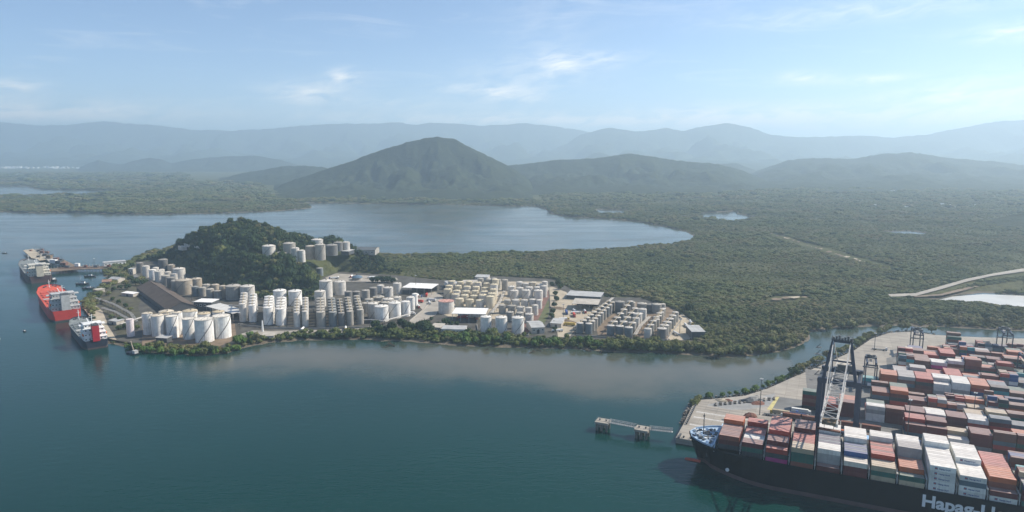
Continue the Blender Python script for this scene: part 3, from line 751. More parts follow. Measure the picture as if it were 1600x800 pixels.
def roof_walk(pts, label):
    """gangway from roof to roof: pts are (x, y, z) of roof rims"""
    root = thing('roof_walkway', label, 'walkway', 'gangways over the tank roofs', pts[0]); o = pts[0]
    for a, b in zip(pts, pts[1:]):
        a, b = a - o, b - o
        if (b - a).length < .5: continue
        mb = MB(); mb.beam(a, b, 1.1, .18); obj('deck', mb.mesh('walk_deck', M_WALK), root)
        sd = Vector((-(b - a).y, (b - a).x, 0)).normalized() * .55; mb = MB()
        for q in (-1, 1):
            mb.beam(a + sd * q + Vector((0, 0, 1.1)), b + sd * q + Vector((0, 0, 1.1)), .1)
            for k in range(4): p = a.lerp(b, k / 3) + sd * q; mb.beam(p, p + Vector((0, 0, 1.1)), .1)
        obj('handrail', mb.mesh('walk_rail', M_WALK), root)
M_WALK = mat('tan gangway', (0.36, 0.29, 0.18), .8, var=.3, scale=.5)
TAN = (0.50, 0.40, 0.24)
tank(204.8, 526.5, 11.2, 500, (0.74, 0.66, 0.66), 'lone slim pinkish white storage tank standing near the small tanker', 'storage tanks', dome=False)
WSW = 'of large white waterside tanks'
tanks([(299, 518, 22, 488, CW), (321, 520, 20, 492, CW), (343, 518, 18, 489, CW)], 'in back row ' + WSW, walk='tan gangway over the back row of large white waterside tanks', group= 'large white waterside tanks', roofcol=TAN)
tanks([(232.4, 523.4, 15, 491, CW), (248, 526, 18.7, 495, CW), (262, 518, 22, 489, CW), (264, 522.6, 12, 492.5, CW), (279, 523.4, 15, 490, CW)], 'in left rows ' + WSW, walk='tan gangway over the left rows of large white waterside tanks', group= 'large white waterside tanks', roofcol=(0.6, 0.52, 0.40))
tanks([(271, 528.8, 17.5, 495.8, CW), (296.6, 530.7, 18.7, 500, CW), (320.6, 536, 27.6, 501.5, CW), (348, 529.4, 27, 496.6, CW)], 'in front row ' + WSW, 'large white waterside tanks', dome=False, roofcol=(0.74, .70, .62), stair=True)
FH = 'at the wooded hill foot'
tanks([(256, 425, 14, 407, CD), (269, 429, 12, 415, CT), (281, 440, 18, 421.5, CP), (307.6, 449, 16, 437, CT)], 'in the back row ' + FH, 'tanks at the hill foot')
tanks([(219.7, 427, 10, 412, CD), (229, 434, 11, 417, CP), (239.5, 438, 11, 422.7, CW), (249, 441, 12, 425, CP), (260, 448, 13, 432, CG), (268, 451, 12, 435, CD), (276, 457, 14, 440, CG), (289, 461, 24, 440, CT)], 'in the slanting row ' + FH, 'tanks at the hill foot')
tanks([(244, 431, 9, 419, CP), (253, 434, 9, 422, CP), (263, 438, 10, 426, CP), (273, 441, 11, 429, CP)], 'in the middle row ' + FH, 'tanks at the hill foot')
tanks([(323, 458, 12, 446, CG), (337, 458, 12, 446, CT)], 'behind the row below the hill', 'tanks below the hill')
tanks([(306, 463, 10.5, 449, CB), (317, 463.5, 11.5, 450.5, CG), (329, 466, 12, 453, CG), (341, 467.5, 11.5, 455.5, CG), (349, 466, 11, 448, CT)], 'in the low row below the hill', 'tanks below the hill')
tanks([(365.5, 469, 23, 449, CG), (387.5, 470, 22, 449.5, CP), (438, 478, 20, 456, CW), (461.8, 478, 20.6, 457, CW), (501, 480, 17, 457, CP)], 'in wide domed row against the hill', 'wide domed tanks against the hill')
CL = 'slim tank stacks behind the shore road'
for i, (cx, b, w, tp, col, n, dx) in enumerate([(380.5, 503, 11, 476, CP, 5, .6), (395.3, 503.5, 11.3, 478, CW, 5, .5), (420.4, 508, 15.5, 482, CW, 5, .4), (439.4, 509, 15.5, 484, CW, 5, .4), (464.5, 511.5, 9.6, 489, CP, 6, .2),
                                            (477.7, 511, 9.6, 487.5, CP, 6, .1), (502, 511.5, 14, 489, CG, 6, -.1), (520.8, 510.6, 12.5, 489, CB, 6, -.5), (534, 510, 10, 490, CD, 6, -.6), (547.6, 509, 10.5, 487.5, CG, 6, -.8), (563.6, 507, 10.5, 485, CG, 6, -1.2)]):
    column(cx, b, w, tp, col, n, dx, -4.6, f'{ORD[i]} column from left behind the shore road', CL)
MC = 'of middle tank cluster'
tanks([(545, 477, 12, 457, CD), (557.5, 475, 12, 457, CD), (572, 469, 12, 455, CG), (583.7, 466, 12, 451, CD), (595, 459, 11, 447, CP), (606.7, 464, 15.7, 451, CP), (621, 460, 13, 444, CP)], 'in the back row ' + MC, 'middle cluster tanks')
tanks([(577, 483, 14, 469, CG), (592, 478, 18, 466, CG), (607, 481, 17, 469, CP), (620, 478, 15, 466, CP)], 'in the second row ' + MC, walk='tan gangway over the second row of the middle cluster', group= 'middle cluster tanks')
tanks([(572, 490, 13, 475, CG), (588, 488, 15, 474, CG), (603, 489, 15, 474, CG), (616, 486, 13, 472, CP)], 'in the third row ' + MC, walk='tan gangway over the third row of the middle cluster', group= 'middle cluster tanks')
tanks([(583, 498, 17, 476, CP), (596.6, 503.5, 21.8, 481, CW), (617.4, 498, 19, 475.5, CW), (634.2, 495, 14.7, 473, CW), (642, 485, 13, 466, CW), (648.5, 478, 9, 460, CW)], 'along the front edge ' + MC, 'middle cluster tanks', stair=True)
tanks([(510, 466, 20, 441, CP), (532, 461, 17.6, 442, CP)], 'beside the open concrete lot', 'tanks beside the concrete lot')
tank(500, 431.5, 10.5, 420, CB, 'small blue grey tank alone at the foot of the grassy slope', 'storage tanks', 10)
tanks([(421, 405, 20, 386, CP), (439.5, 408, 17, 396.5, CG), (453, 404, 19, 382, CG), (462, 410, 12.5, 389, CP), (472, 410, 11, 392.5, CP), (485.7, 406, 15, 386, CT), (501, 407, 16, 384, CG)], 'in front row on the hill shoulder', 'tanks on the hill shoulder', z=33)
tanks([(496, 391, 18, 376, CP), (519, 400, 18, 384.5, CD), (529, 393, 14, 380, CD), (541, 391.5, 12, 379.5, CP)], 'in back row on the hill shoulder', 'tanks on the hill shoulder', z=36)
tank(697.5, 491, 25, 473, CP, 'low pale tank with a pink rim in front of the cream tanks', 'storage tanks', dome=False, roofcol=(0.55, 0.22, 0.18), stair=False)
for r, (y, x0, x1, n, w) in enumerate([(452, 706, 774, 6, 11), (459, 702, 772, 6, 12), (466, 700, 771, 6, 12.5), (473, 712, 769, 5, 13), (480, 718, 766, 4, 13.5)]):
    tanks([(x0 + (x1 - x0) * i / (n - 1), y + (i * .8), w * rnd.uniform(.9, 1.06), y + i * .8 - rnd.uniform(11, 13) - (5 if i == n - 1 else 0), CY if (i + r) % 3 else CP) for i in range(n)],
          f'in {ORD[r]} row from back, cream block', 'cream tank block', roofcol=(0.64, 0.55, 0.36))
tanks([(751, 450, 9.4, 436.5, CG), (763.5, 450, 9, 437, CG), (772, 450, 8.6, 436, CG), (778.5, 451, 8, 438, CG), (789, 455, 10, 438.5, CG)], 'in grey row before the mangroves', 'back row grey tanks')
RC = 'of tall white grey block'
tanks([(812, 455, 11, 442, CP), (822, 456, 10, 444, CP), (833, 456, 12, 442.5, CY), (843, 456, 9, 445, CP), (851, 456, 9, 441, CP)], 'in rearmost row ' + RC, 'tall white and grey tank block')
tanks([(799, 463, 12, 449, CP), (812, 464, 12, 451, CP), (827, 465, 12, 450, CP), (840, 465, 11, 450, CP), (850, 465, 10, 448, CP)], 'in the second row ' + RC, 'tall white and grey tank block')
tanks([(803.5, 472, 13, 455.5, CP), (822, 471.5, 13.5, 455, CP), (841, 471, 14.5, 455.5, CP)], 'in the middle row ' + RC, 'tall white and grey tank block')
tanks([(793, 481, 11, 470, CG), (806, 481, 13, 470, CP), (820, 482, 12, 470, CP), (832, 482, 11, 469, CP), (842, 483, 10, 470, CP)], 'in the fourth row ' + RC, walk='tan gangway over the fourth row of the tall white grey block', group= 'tall white and grey tank block')
tanks([(785, 490, 11, 478, CG), (800, 491, 13, 479, CG), (814, 493, 13, 481, CP), (826, 495, 11, 482, CP), (836, 493, 10, 478, CP)], 'in the fifth row ' + RC, walk='tan gangway over the fifth row of the tall white grey block', group= 'tall white and grey tank block')
tanks([(797, 501, 12, 489, CG), (812, 503, 12, 490, CG), (827, 505, 13, 492, CP)], 'in the sixth row ' + RC, 'tall white and grey tank block')
tanks([(759.5, 520, 17.4, 497, CW), (783.3, 521, 18.6, 498, CW), (809.2, 521.6, 19.6, 498.5, CW)], 'of three white tanks behind shore shrubs', 'three white tanks', stair=True)
DK = 'of the dark tank farm'
def farm(name, a, b, n, w0, w1, h0, h1, cols, group='dark tank farm'):
    del LAST[:]
    for i in range(n):
        q = i / max(n - 1, 1)
        pos = 'frontmost' if i == 0 else f'{ORD[i]} back'
        cc = cols[i % len(cols)]
        tank(a[0] + (b[0] - a[0]) * q, a[1] + (b[1] - a[1]) * q, w0 + (w1 - w0) * q, a[1] + (b[1] - a[1]) * q - (h0 + (h1 - h0) * q), cc,
             f'{CNAME[cc]} slim tank, {pos} in the {name}', group, stair=False, roofcol=(0.5, .48, .45))
    roof_walk([p for p in LAST], f'gangway over the roofs of the {name}')
farm('leftmost line of the dark tank farm', (906, 521), (951, 483), 9, 11, 7.5, 15, 12, [CB, CD, CG])
farm('second line of the dark tank farm', (920, 522.5), (957, 486), 9, 11, 8, 15.5, 13, [CB, CG, CG])
farm('third line of the dark tank farm', (954, 525), (985, 484), 7, 12, 10, 15, 12, [CB, CG, CD])
farm('fourth line of the dark tank farm', (968, 526), (992, 497), 5, 13, 11, 15, 14, [CB, CG, CG])
farm('fifth line of the dark tank farm', (982, 528), (999, 505), 4, 13, 11, 15, 14, [CB, CG, CP])
farm('sixth line of the dark tank farm', (1012, 530), (1034, 496), 6, 12, 8, 15, 12, [CP, CG, CG])
farm('rightmost line of the dark tank farm', (1034, 530), (1055, 504), 6, 15, 10, 15, 15, [CD, CG, CG])
farm('short line beside rightmost line', (1026, 512), (1036, 494), 4, 9, 8, 12, 11, [CG, CD, CG])
tanks([(996, 506, 14, 492, CP), (1003.5, 503, 13, 484.5, CP)], 'of two tall tanks amid dark farm', 'dark tank farm', stair=False)
tanks([(968, 489, 15, 473, CD), (986, 484, 13, 474, CG), (1003, 488, 16, 476, CG), (1016, 488, 12, 477, CD), (1026, 490, 15, 477, CG), (1035, 489, 9, 476, CG)], 'in the back row ' + DK, 'dark tank farm', stair=False)
tank(804, 514, 9, 502, CG, 'small grey tank tucked between two of the three white tanks', 'storage tanks')

# ------------------------------------------------------------------ buildings of the terminal
def hall(name, label, cat, x0, y0, x1, y1, eave, depth, wall, roof, gable=0.0, open_=False, z=2.55, doors=1, windows=0, over=0.6, along=True, group=None):
    """front base line from photo pixels (x0,y0)-(x1,y1), eave height and depth in metres"""
    a, b = (P(x0, y0, z), P(x1, y1, z)) if z != 'hill' else (hit(x0, y0), hit(x1, y1))
    if z == 'hill': a.z = b.z = max(a.z, b.z)
    d = (b - a); Lg = d.length; rz = math.atan2(d.y, d.x)
    root = thing(name, label, cat, group, a, rz)
    if open_:
        n = max(3, int(Lg / 9) + 1)
        for i in range(n):
            for y in (0.4, depth - .4):
                mb = MB(); mb.box(0, 0, 0, .5, .5, eave); obj('column', mb.mesh('hall_column', M_CONC), root, (Lg * i / (n - 1), y, 0))
        mb = MB(); mb.box(Lg / 2, depth - .3, 0, Lg * .9, .3, eave * .8); obj('back_wall', mb.mesh('hall_back_wall', wall), root)
    else:
        mb = MB(); mb.box(Lg / 2, depth / 2, 0, Lg, depth, eave)
        if gable:
            if along: mb.add([(0.01, .01, eave), (0.01, depth - .01, eave), (0.01, depth / 2, eave + gable - .05), (Lg - .01, .01, eave), (Lg - .01, depth - .01, eave), (Lg - .01, depth / 2, eave + gable - .05)], [(0, 1, 2), (3, 5, 4)])
        obj('wall', mb.mesh('hall_wall', wall), root)
        for i in range(doors):
            w = min(4.0, Lg * .2); mb = MB(); mb.box(0, -.05, .02, w, .16, min(4.2, eave * .7)); mb.box(0, -.16, .02, w * .04, .06, min(4.1, eave * .68))
            obj('door', mb.mesh('hall_door', M_STEEL), root, (Lg * (i + .6) / (doors + .2), 0, 0))
        for i in range(windows):
            mb = MB(); mb.box(0, -.03, eave * .5, Lg / windows * .5, .12, eave * .25)
            f = obj('window', mb.mesh('hall_window', M_WHITE), root, (Lg * (i + .5) / windows, 0, 0))
            mb = MB(); mb.box(0, -.1, eave * .53, Lg / windows * .42, .06, eave * .19); obj('pane', mb.mesh('hall_pane', M_GLASS), f)
    mb = MB(); e = over
    if gable:
        q = [(-e, -e, eave), (Lg + e, -e, eave), (Lg + e, depth / 2, eave + gable), (-e, depth / 2, eave + gable), (-e, depth + e, eave), (Lg + e, depth + e, eave)]
        mb.hexa([(x, y, zz + .004) for x, y, zz in (q[0], q[1], q[2], q[3])], [(x, y, zz + .35) for x, y, zz in (q[0], q[1], q[2], q[3])])
        mb.hexa([(x, y, zz + .008) for x, y, zz in (q[3], q[2], q[5], q[4])], [(x, y, zz + .352) for x, y, zz in (q[3], q[2], q[5], q[4])])
        n = int(Lg / 5)
        for i in range(1, n): mb.beam((Lg * i / n, -e, eave + .38), (Lg * i / n, depth / 2, eave + gable + .38), .18, .12)
        mb.beam((-e, depth / 2, eave + gable + .36), (Lg + e, depth / 2, eave + gable + .36), .6, .25)
    else:
        mb.hexa([(-e, -e, eave + .01), (Lg + e, -e, eave + .01), (Lg + e, depth + e, eave + .6), (-e, depth + e, eave + .6)], [(-e, -e, eave + .4), (Lg + e, -e, eave + .4), (Lg + e, depth + e, eave + 1.0), (-e, depth + e, eave + 1.0)])
        n = int(Lg / 4)
        for i in range(1, n): mb.beam((Lg * i / n, -e, eave + .43), (Lg * i / n, depth + e, eave + 1.03), .15, .1)
    obj('roof', mb.mesh('hall_roof', roof), root)
    return root
hall('warehouse', 'long brown gabled warehouse slanting across the yard behind the red tanker', 'warehouse', 214, 456, 262, 492, 6, 34, M_STEEL, M_BROWNROOF, gable=8, doors=2)
hall('warehouse', 'small white roofed dark building beside the long slanting canopy', 'warehouse', 304, 485, 331, 486, 11, 17, M_STEEL, M_SHEETROOF, doors=2, windows=4)
hall('loading_canopy', 'long slanting white canopy in front of the slim tank stacks', 'canopy', 323, 489, 364, 501, 8.5, 18, M_STEEL, mat('ribbed pale roof', (0.60, .59, .56), .6, var=.2), open_=True)
hall('loading_canopy', 'white roofed truck canopy at the edge of the concrete lot', 'canopy', 629, 459, 674, 461, 9, 32, M_STEEL, M_SHEETROOF, open_=True)
hall('loading_canopy', 'white roofed canopy in front of the cream tanks', 'canopy', 707, 503, 758, 504, 10, 28, M_WHITE, M_SHEETROOF, open_=True)
hall('shed', 'pale grey shed between the three white tanks and the sandy lot', 'shed', 831, 522, 851, 521, 7, 30, M_BRICK, M_GREYROOF, gable=2.2, windows=3)
hall('office_building', 'low white office behind the shrubs, left of the three white tanks', 'building', 690, 521, 726, 522, 5, 14, M_WHITE, M_GREYROOF, windows=8)
hall('office_building', 'small pale office half hidden by trees beside the low white office', 'building', 672, 518, 688, 519, 5, 16, M_BRICK, M_BEIGEROOF, windows=3)
hall('loading_canopy', 'beige roofed open shed on the sandy lot', 'canopy', 894, 484, 934, 486, 8, 30, M_STEEL, M_BEIGEROOF, open_=True)
hall('warehouse', 'dark low building behind the beige open shed', 'warehouse', 885, 467, 938, 470, 5, 30, M_STEEL, M_GREYROOF, doors=3)
hall('shed', 'low grey shed at the near end of the sandy lot', 'shed', 860, 511, 877, 512, 4.5, 22, M_BRICK, M_GREYROOF)
hall('shed', 'dark shed standing alone among trees right of the tank farm', 'shed', 1081, 530, 1101, 530, 8, 26, M_STEEL, M_GREYROOF, doors=2)
hall('warehouse', 'dark grey warehouse on the back of the hill above the grass', 'warehouse', 541, 399, 586, 399, 9, 40, M_CONC, mat('slate grey roof', (0.10, 0.115, 0.125), .8), gable=3, z=24, windows=5)
hall('shed', 'small dark shed between the hilltop tanks and the grey warehouse', 'shed', 533, 398, 545, 398.5, 6, 20, M_STEEL, M_GREYROOF, z=30)
hall('pump_house', 'small dark pump house with a pale roof in front of the white waterside tanks', 'building', 244, 535, 261, 536, 5, 9, M_STEEL, M_GREYROOF)
hall('workshop', 'row of low workshops behind the concrete lot', 'building', 742, 438, 762, 438.5, 5, 20, M_BRICK, M_GREYROOF, windows=4)
hall('workshop', 'pale workshop among the trees left of the grey tank row', 'building', 700, 450, 716, 449, 6, 22, M_WHITE, M_GREYROOF, windows=3)
hall('workshop', 'low pale building behind the cream tank block', 'building', 722, 448, 746, 448, 5, 24, M_WHITE, M_BEIGEROOF, windows=4)
hall('house', 'small tiled roof house among trees west of the brown warehouse', 'house', 160, 446, 174, 445, 5, 14, M_BRICK, mat('terracotta roof', (0.30, 0.19, 0.14), .9), gable=2.5, windows=2)
hall('house', 'grey roofed house behind the small tiled roof house', 'house', 170, 441, 184, 442, 5, 14, M_BRICK, M_GREYROOF, gable=2.5, windows=2)
hall('house', 'cream two storey house among the western trees', 'house', 201, 429, 208, 429, 9, 9, M_BRICK, M_GREYROOF, windows=2)
hall('shed', 'low white roofed shed west of the brown warehouse', 'shed', 190, 462, 208, 464, 4, 9, M_BRICK, M_SHEETROOF)
hall('shed', 'narrow pale shed beside the old pipe yard', 'shed', 152, 458, 164, 456, 4, 9, M_BRICK, M_BEIGEROOF)
hall('shed', 'small grey shed beside the sandy berth', 'shed', 170, 506, 182, 508, 4, 10, M_BRICK, M_GREYROOF)
hall('shed', 'flat roofed hut on the shore below the slim tank stacks', 'shed', 410, 530, 428, 529, 3, 12, M_BRICK, M_BEIGEROOF)
hall('pier_building', 'long pale building over the landward end of the far pier', 'building', 163, 418, 197, 415, 8, 12, M_WHITE, M_GREYROOF, windows=6, z=3)
r = hall('villa', 'white terraced villa standing out of the forest on the hill', 'house', 288, 392, 312, 390, 4.5, 16, M_BRICK, M_BEIGEROOF, windows=4, z='hill')
mb = MB(); mb.box(16, 21, 0, 15, 10, 8); obj('wing', mb.mesh('villa_wing', M_WHITE), r)
mb = MB(); mb.box(8, -6, -5, 18, 8, 6.5); obj('terrace', mb.mesh('villa_terrace', M_BRICK), r)

def blue_dome_hall():
    p = P(558, 437, 2.55)
    root = thing('round_hall', 'round blue grey roofed hall in the concrete lot', 'building', None, p)
    mb = MB(); mb.cyl(0, 0, 0, 4, 8, n=20); obj('wall', mb.mesh('round_wall', M_CONC), root)
    mb = MB(); mb.cyl(0, 0, 4, 6, 9, 6.5, n=20); mb.cyl(0, 0, 6, 7.4, 6.5, 1.2, n=20); obj('roof', mb.mesh('round_roof', mat('blue grey roof', (0.10, 0.16, 0.22), .6)), root)
    mb = MB(); mb.cyl(0, 0, 7.4, 9.4, 1.2, .4, n=10); obj('vent', mb.mesh('round_vent', M_STEEL), root)
blue_dome_hall()

def chimney(x, y, top):
    p = P(x, y, 2.55); t = T(y, 2.55); h = (y - top) / F * t
    root = thing('vent_stack', 'slim white vent stack beside the shore road', 'chimney', None, p)
    mb = MB(); mb.cyl(0, 0, 0, h, 1.1, .8, n=12); obj('stack', mb.mesh('stack', M_WHITE), root)
    mb = MB(); mb.cyl(0, 0, h, h + .6, 1.0, n=12); obj('cap', mb.mesh('stack_cap', M_STEEL), root)
chimney(410.5, 518, 500)

# pipe racks and low bund walls that tie the tanks together
def pipe_rack(label, pts, z=2.55, n=4, h=4.0):
    w = [P(x, y, z) for x, y in pts]
    root = thing('pipe_rack', label, 'pipes', 'pipe racks of the terminal', w[0])
    o = w[0]
    for a, b in zip(w, w[1:]):
        a, b = a - o, b - o; d = (b - a); k = max(1, int(d.length / 12)); sd = Vector((-d.y, d.x, 0)).normalized()
        mb = MB()
        for i in range(k + 1):
            q = a + d * (i / k)
            for s in (-1, 1): mb.beam(q + sd * s * 1.5, q + sd * s * 1.5 + Vector((0, 0, h)), .3)
            mb.beam(q - sd * 1.9 + Vector((0, 0, h)), q + sd * 1.9 + Vector((0, 0, h)), .3)
        obj('support', mb.mesh('rack_support', M_STEEL), root)
        for i in range(n):
            s = (i / (n - 1) - .5) * 3; mb = MB()
            mb.tube(a + sd * s + Vector((0, 0, h + .4)), b + sd * s + Vector((0, 0, h + .4)), .28)
            obj('pipe', mb.mesh('rack_pipe', M_GREYROOF if i % 2 else M_BRICK), root)
pipe_rack('long pipe rack running in front of the wide domed tanks', [(300, 476), (360, 482), (440, 487), (490, 488), (560, 484)])
pipe_rack('pipe rack running inland from the small tanker berth', [(190, 512), (225, 500), (262, 496)])
pipe_rack('dark pipe rack in the old pipe yard beside the brown warehouse', [(150, 470), (178, 480), (205, 495), (214, 508)])
pipe_rack('second pipe rack crossing the old pipe yard', [(160, 486), (180, 492), (200, 503)])
pipe_rack('pipe rack along the lane below the hill foot tanks', [(216, 437), (250, 459), (282, 476)])
pipe_rack('pipe rack between the cream block and the tall white block', [(788, 459), (782, 475), (768, 494)])
pipe_rack('pipe rack along the left side of the dark tank farm', [(958, 470), (925, 495), (898, 517)])
pipe_rack('pipe rack between the middle lines of the dark tank farm', [(1015, 500), (1000, 515), (992, 529)])
pipe_rack('pipe rack rising from the front edge of the middle cluster', [(568, 505), (580, 505), (600, 507), (640, 496)])
def bund(label, pts, z=2.5, h=1.6):
    w = [P(x, y, z) for x, y in pts]; root = thing('bund_wall', label, 'wall', 'bund walls', w[0]); o = w[0]
    for a, b in zip(w, w[1:]):
        mb = MB(); d = (b - a).normalized(); mb.beam(a - o - d * .1 + Vector((0, 0, h / 2)), b - o + d * .1 + Vector((0, 0, h / 2)), .4, h); obj('wall_section', mb.mesh('bund_section', M_CONC), root)
bund('low concrete bund wall in front of the slim tank stacks', [(372, 508), (420, 513), (480, 514.5), (575, 512)])
bund('low concrete bund wall around the three white tanks', [(745, 508), (748, 523.5), (826, 525), (828, 512)])
bund('low concrete bund wall along the right side of the dark tank farm', [(1000, 532), (1042, 532), (1066, 500), (1056, 492)])
bund('low concrete bund wall in front of the left lines of the dark tank farm', [(900, 525), (945, 528), (995, 531)])
bund('low concrete bund wall along the concrete lot', [(640, 503), (660, 486), (676, 470)])

# ------------------------------------------------------------------ vegetation
def crown_mesh(name, m, seed, lobes=8, leaves=260, size=.26, core=.74):
    r = random.Random(seed); mb = MB()
    cs = [(Vector((0, 0, .95)), .62)]
    for i in range(lobes):
        a = 2 * math.pi * i / lobes + r.uniform(-.4, .4); d = r.uniform(.35, .62)
        cs.append((Vector((d * math.cos(a), d * math.sin(a), r.uniform(.55, 1.05))), r.uniform(.33, .5)))
    # dark inner mass: one lumpy closed body per lobe
    for c, q in cs:
        n, rows = 7, 4
        vs = []
        for k in range(rows + 1):
            ph = math.pi * k / rows
            for j in range(n):
                th = 2 * math.pi * (j + .5 * (k % 2)) / n; w = q * core * r.uniform(.85, 1.1)
                vs.append((c.x + w * math.sin(ph) * math.cos(th), c.y + w * math.sin(ph) * math.sin(th), max(.02, c.z + w * math.cos(ph) * 1.05)))
        mb.add(vs, [(k * n + j, (k + 1) * n + j, (k + 1) * n + (j + 1) % n, k * n + (j + 1) % n) for k in range(rows) for j in range(n)])
    for i in range(leaves):
        c, q = cs[r.randrange(len(cs))]
        d = Vector((r.gauss(0, 1), r.gauss(0, 1), r.gauss(.25, 1))).normalized()
        p = c + d * q * r.uniform(.72, 1.12)
        if p.z < .04: continue
        nn = (d + Vector((r.uniform(-.7, .7), r.uniform(-.7, .7), r.uniform(-.4, .8)))).normalized()
        t1 = nn.orthogonal().normalized(); t2 = nn.cross(t1); s = size * r.uniform(.45, 1.0) * .5
        b = r.uniform(0, 6.28); e1 = t1 * math.cos(b) + t2 * math.sin(b); e2 = nn.cross(e1)
        mb.add([p - e1 * s, p + e2 * s * .7 - e1 * s * .1, p + e1 * s * 1.1, p - e2 * s * .7 + nn * s * .3], [(0, 1, 2, 3)])
    return mb.mesh(name, m)
def trunk_mesh(seed):
    r = random.Random(seed); mb = MB()
    mb.cyl(0, 0, -.1, .55, .07, .045, n=7)
    for i in range(4):
        a = i * 1.57 + r.uniform(-.4, .4); mb.tube((0, 0, .42), (.4 * math.cos(a), .4 * math.sin(a), .85), .025, n=5)
    for i in range(4):
        a = i * 1.57 + r.uniform(-.4, .4); mb.tube((0, 0, .2), (.2 * math.cos(a), .2 * math.sin(a), -.1), .018, n=5)
    return mb.mesh('trunk', M_TRUNK)
CROWN = {'leaf': [crown_mesh('crown', M_LEAF, k) for k in range(4)], 'dark': [crown_mesh('crown', M_LEAFDARK, 20 + k) for k in range(4)],
         'bright': [crown_mesh('crown', M_LEAFBRIGHT, 40 + k, lobes=9, size=.22) for k in range(3)]}
TRUNK = [trunk_mesh(k) for k in range(3)]
SOURCE = {}
N_TREES = 0
def tree(x, y, r, h, sort, label, group, name='mangrove_tree', z=None):
    global N_TREES
    N_TREES += 1
    z = gz(x, y) if z is None else z
    root = thing(name, label, 'tree', group, (x, y, z - .15), rnd.uniform(0, 6.28))
    root.scale = (r, r, h / 1.5)
    ms = CROWN[sort]; k = rnd.randrange(len(ms))
    c = obj('crown', ms[k], root); obj('trunk', rnd.choice(TRUNK), root)
    SOURCE.setdefault((sort, k), c)
    return root

# single trees: the near fringe of the shore, the river point, the quay bank, clumps inside the terminal
def fringe(line, spacing, rr, sort, label, group, rows=1, drop=0.0, z=None, jit=3.0, back=7.0):
    w = [P(x, y, 1.5) for x, y in line]
    for a, b in zip(w, w[1:]):
        n = max(1, int((b - a).length / spacing))
        for i in range(n):
            for k in range(rows):
                if rnd.random() < drop: continue
                p = a.lerp(b, (i + rnd.random()) / n); d = Vector((p.x, p.y, 0)).normalized() * (k * back + rnd.uniform(-jit, jit)); p += d
                r = rnd.uniform(*rr)
                tree(p.x, p.y, r, r * rnd.uniform(1.25, 1.75), sort, label, group, z=z)
SHORE_TREES = 'shoreline trees before the tank terminal'
fringe([(196, 541), (232, 549), (290, 552.5), (345, 551), (378, 543)], 7, (3.0, 5.5), 'bright', 'leafy shrub tree on the shore below the large white waterside tanks', SHORE_TREES, drop=.25)
fringe([(362, 541), (384, 535), (400, 531)], 8, (4, 6), 'bright', 'bushy bright green tree at the inlet right of the large white tanks', 'trees at the inlet', rows=2, drop=.1)
fringe([(440, 528), (500, 527), (560, 526)], 9, (2.6, 4.4), 'dark', 'low dark shrub between the shore road and the mud', 'shrubs below the shore road', drop=.2)
fringe([(575, 519), (610, 520), (650, 519), (672, 524)], 10, (6, 9.5), 'dark', 'large dark tree on the shore before the middle cluster', 'large dark shore trees', rows=2, drop=.15, back=10)
fringe([(676, 531), (740, 536), (800, 538)], 8, (4, 6.5), 'bright', 'rounded shore tree in front of the three white tanks', 'shore trees by the three white tanks', rows=2, drop=.15)
fringe([(806, 539), (880, 540), (945, 543)], 9, (4.5, 6.8), 'bright', 'rounded green shore tree below the sandy lot', 'shore trees below the sandy lot', rows=2, drop=.2)
fringe([(945, 545), (1010, 547), (1060, 549), (1100, 550)], 10, (5.5, 8), 'leaf', 'broad mangrove tree on the shore below the dark tank farm', 'mangroves below the dark tank farm', rows=2, drop=.15)
tree(*P(1123, 557, 1)[:2], 8.5, 11, 'leaf', 'round mangrove tree standing out alone at the tip of the mud bank', 'trees at the tip')
fringe([(1135, 553), (1180, 551), (1225, 544), (1246, 536), (1260, 526)], 9, (5, 8), 'leaf', 'dense mangrove tree along the bend of the river bank', 'mangroves along the river bend', rows=1, drop=.1)
fringe([(1268, 516), (1300, 512.5), (1344, 509.5)], 11, (6, 8.5), 'leaf', 'mangrove tree on the far river bank beyond the crane', 'mangroves on the far river bank', rows=1)
fringe([(1083, 640), (1088, 631), (1094, 626)], 5, (2.4, 4), 'leaf', 'scrubby tree at the corner of the quay', 'scrub at the quay corner', rows=2, z=1.5, back=4, jit=1.5)
fringe([(1096, 623.5), (1130, 619), (1165, 615), (1200, 604), (1240, 586.5)], 5.5, (2.2, 3.8), 'bright', 'bush on the bank behind the empty quay', 'bushes on the quay bank', z=1.8, jit=2)
fringe([(1240, 584), (1273, 570), (1303, 558), (1334, 544), (1360, 528), (1390, 516)], 8, (2.8, 5.2), 'leaf', 'leafy tree on the river side bank of the container yard', 'trees on the yard bank', rows=2, drop=.1, z=1.8, back=5)
tree(*P(1240, 588, 2)[:2], 6.5, 10, 'dark', 'tall dark tree standing out on the bank behind the empty quay', 'trees on the quay bank', z=2)
fringe([(1392, 517), (1430, 515.5), (1460, 520)], 12, (4, 6), 'leaf', 'tree behind the far end of the container yard', 'trees behind the yard', z=2)
WT = 'trees of the old pipe yard'
for (x, y, r) in [(205, 440, 7), (212, 446, 8), (218, 442, 7), (226, 446, 7), (222, 439, 6), (196, 446, 6), (188, 452, 5), (178, 455, 5), (170, 462, 5), (234, 450, 6), (200, 452, 6), (190, 436, 6), (182, 430, 6), (198, 424, 6), (206, 418, 6),
                  (176, 470, 4), (186, 474, 4), (160, 474, 4), (196, 480, 4), (204, 486, 4), (174, 498, 4), (188, 504, 5), (196, 514, 5), (186, 516, 4), (214, 515, 4), (150, 462, 4), (166, 442, 5), (176, 424, 5)]:
    tree(*P(x, y, 2.5)[:2], r, r * 1.5, 'dark' if rnd.random() < .5 else 'leaf', 'tree in the overgrown old pipe yard on the western shore', WT, 'tree', z=2.4)
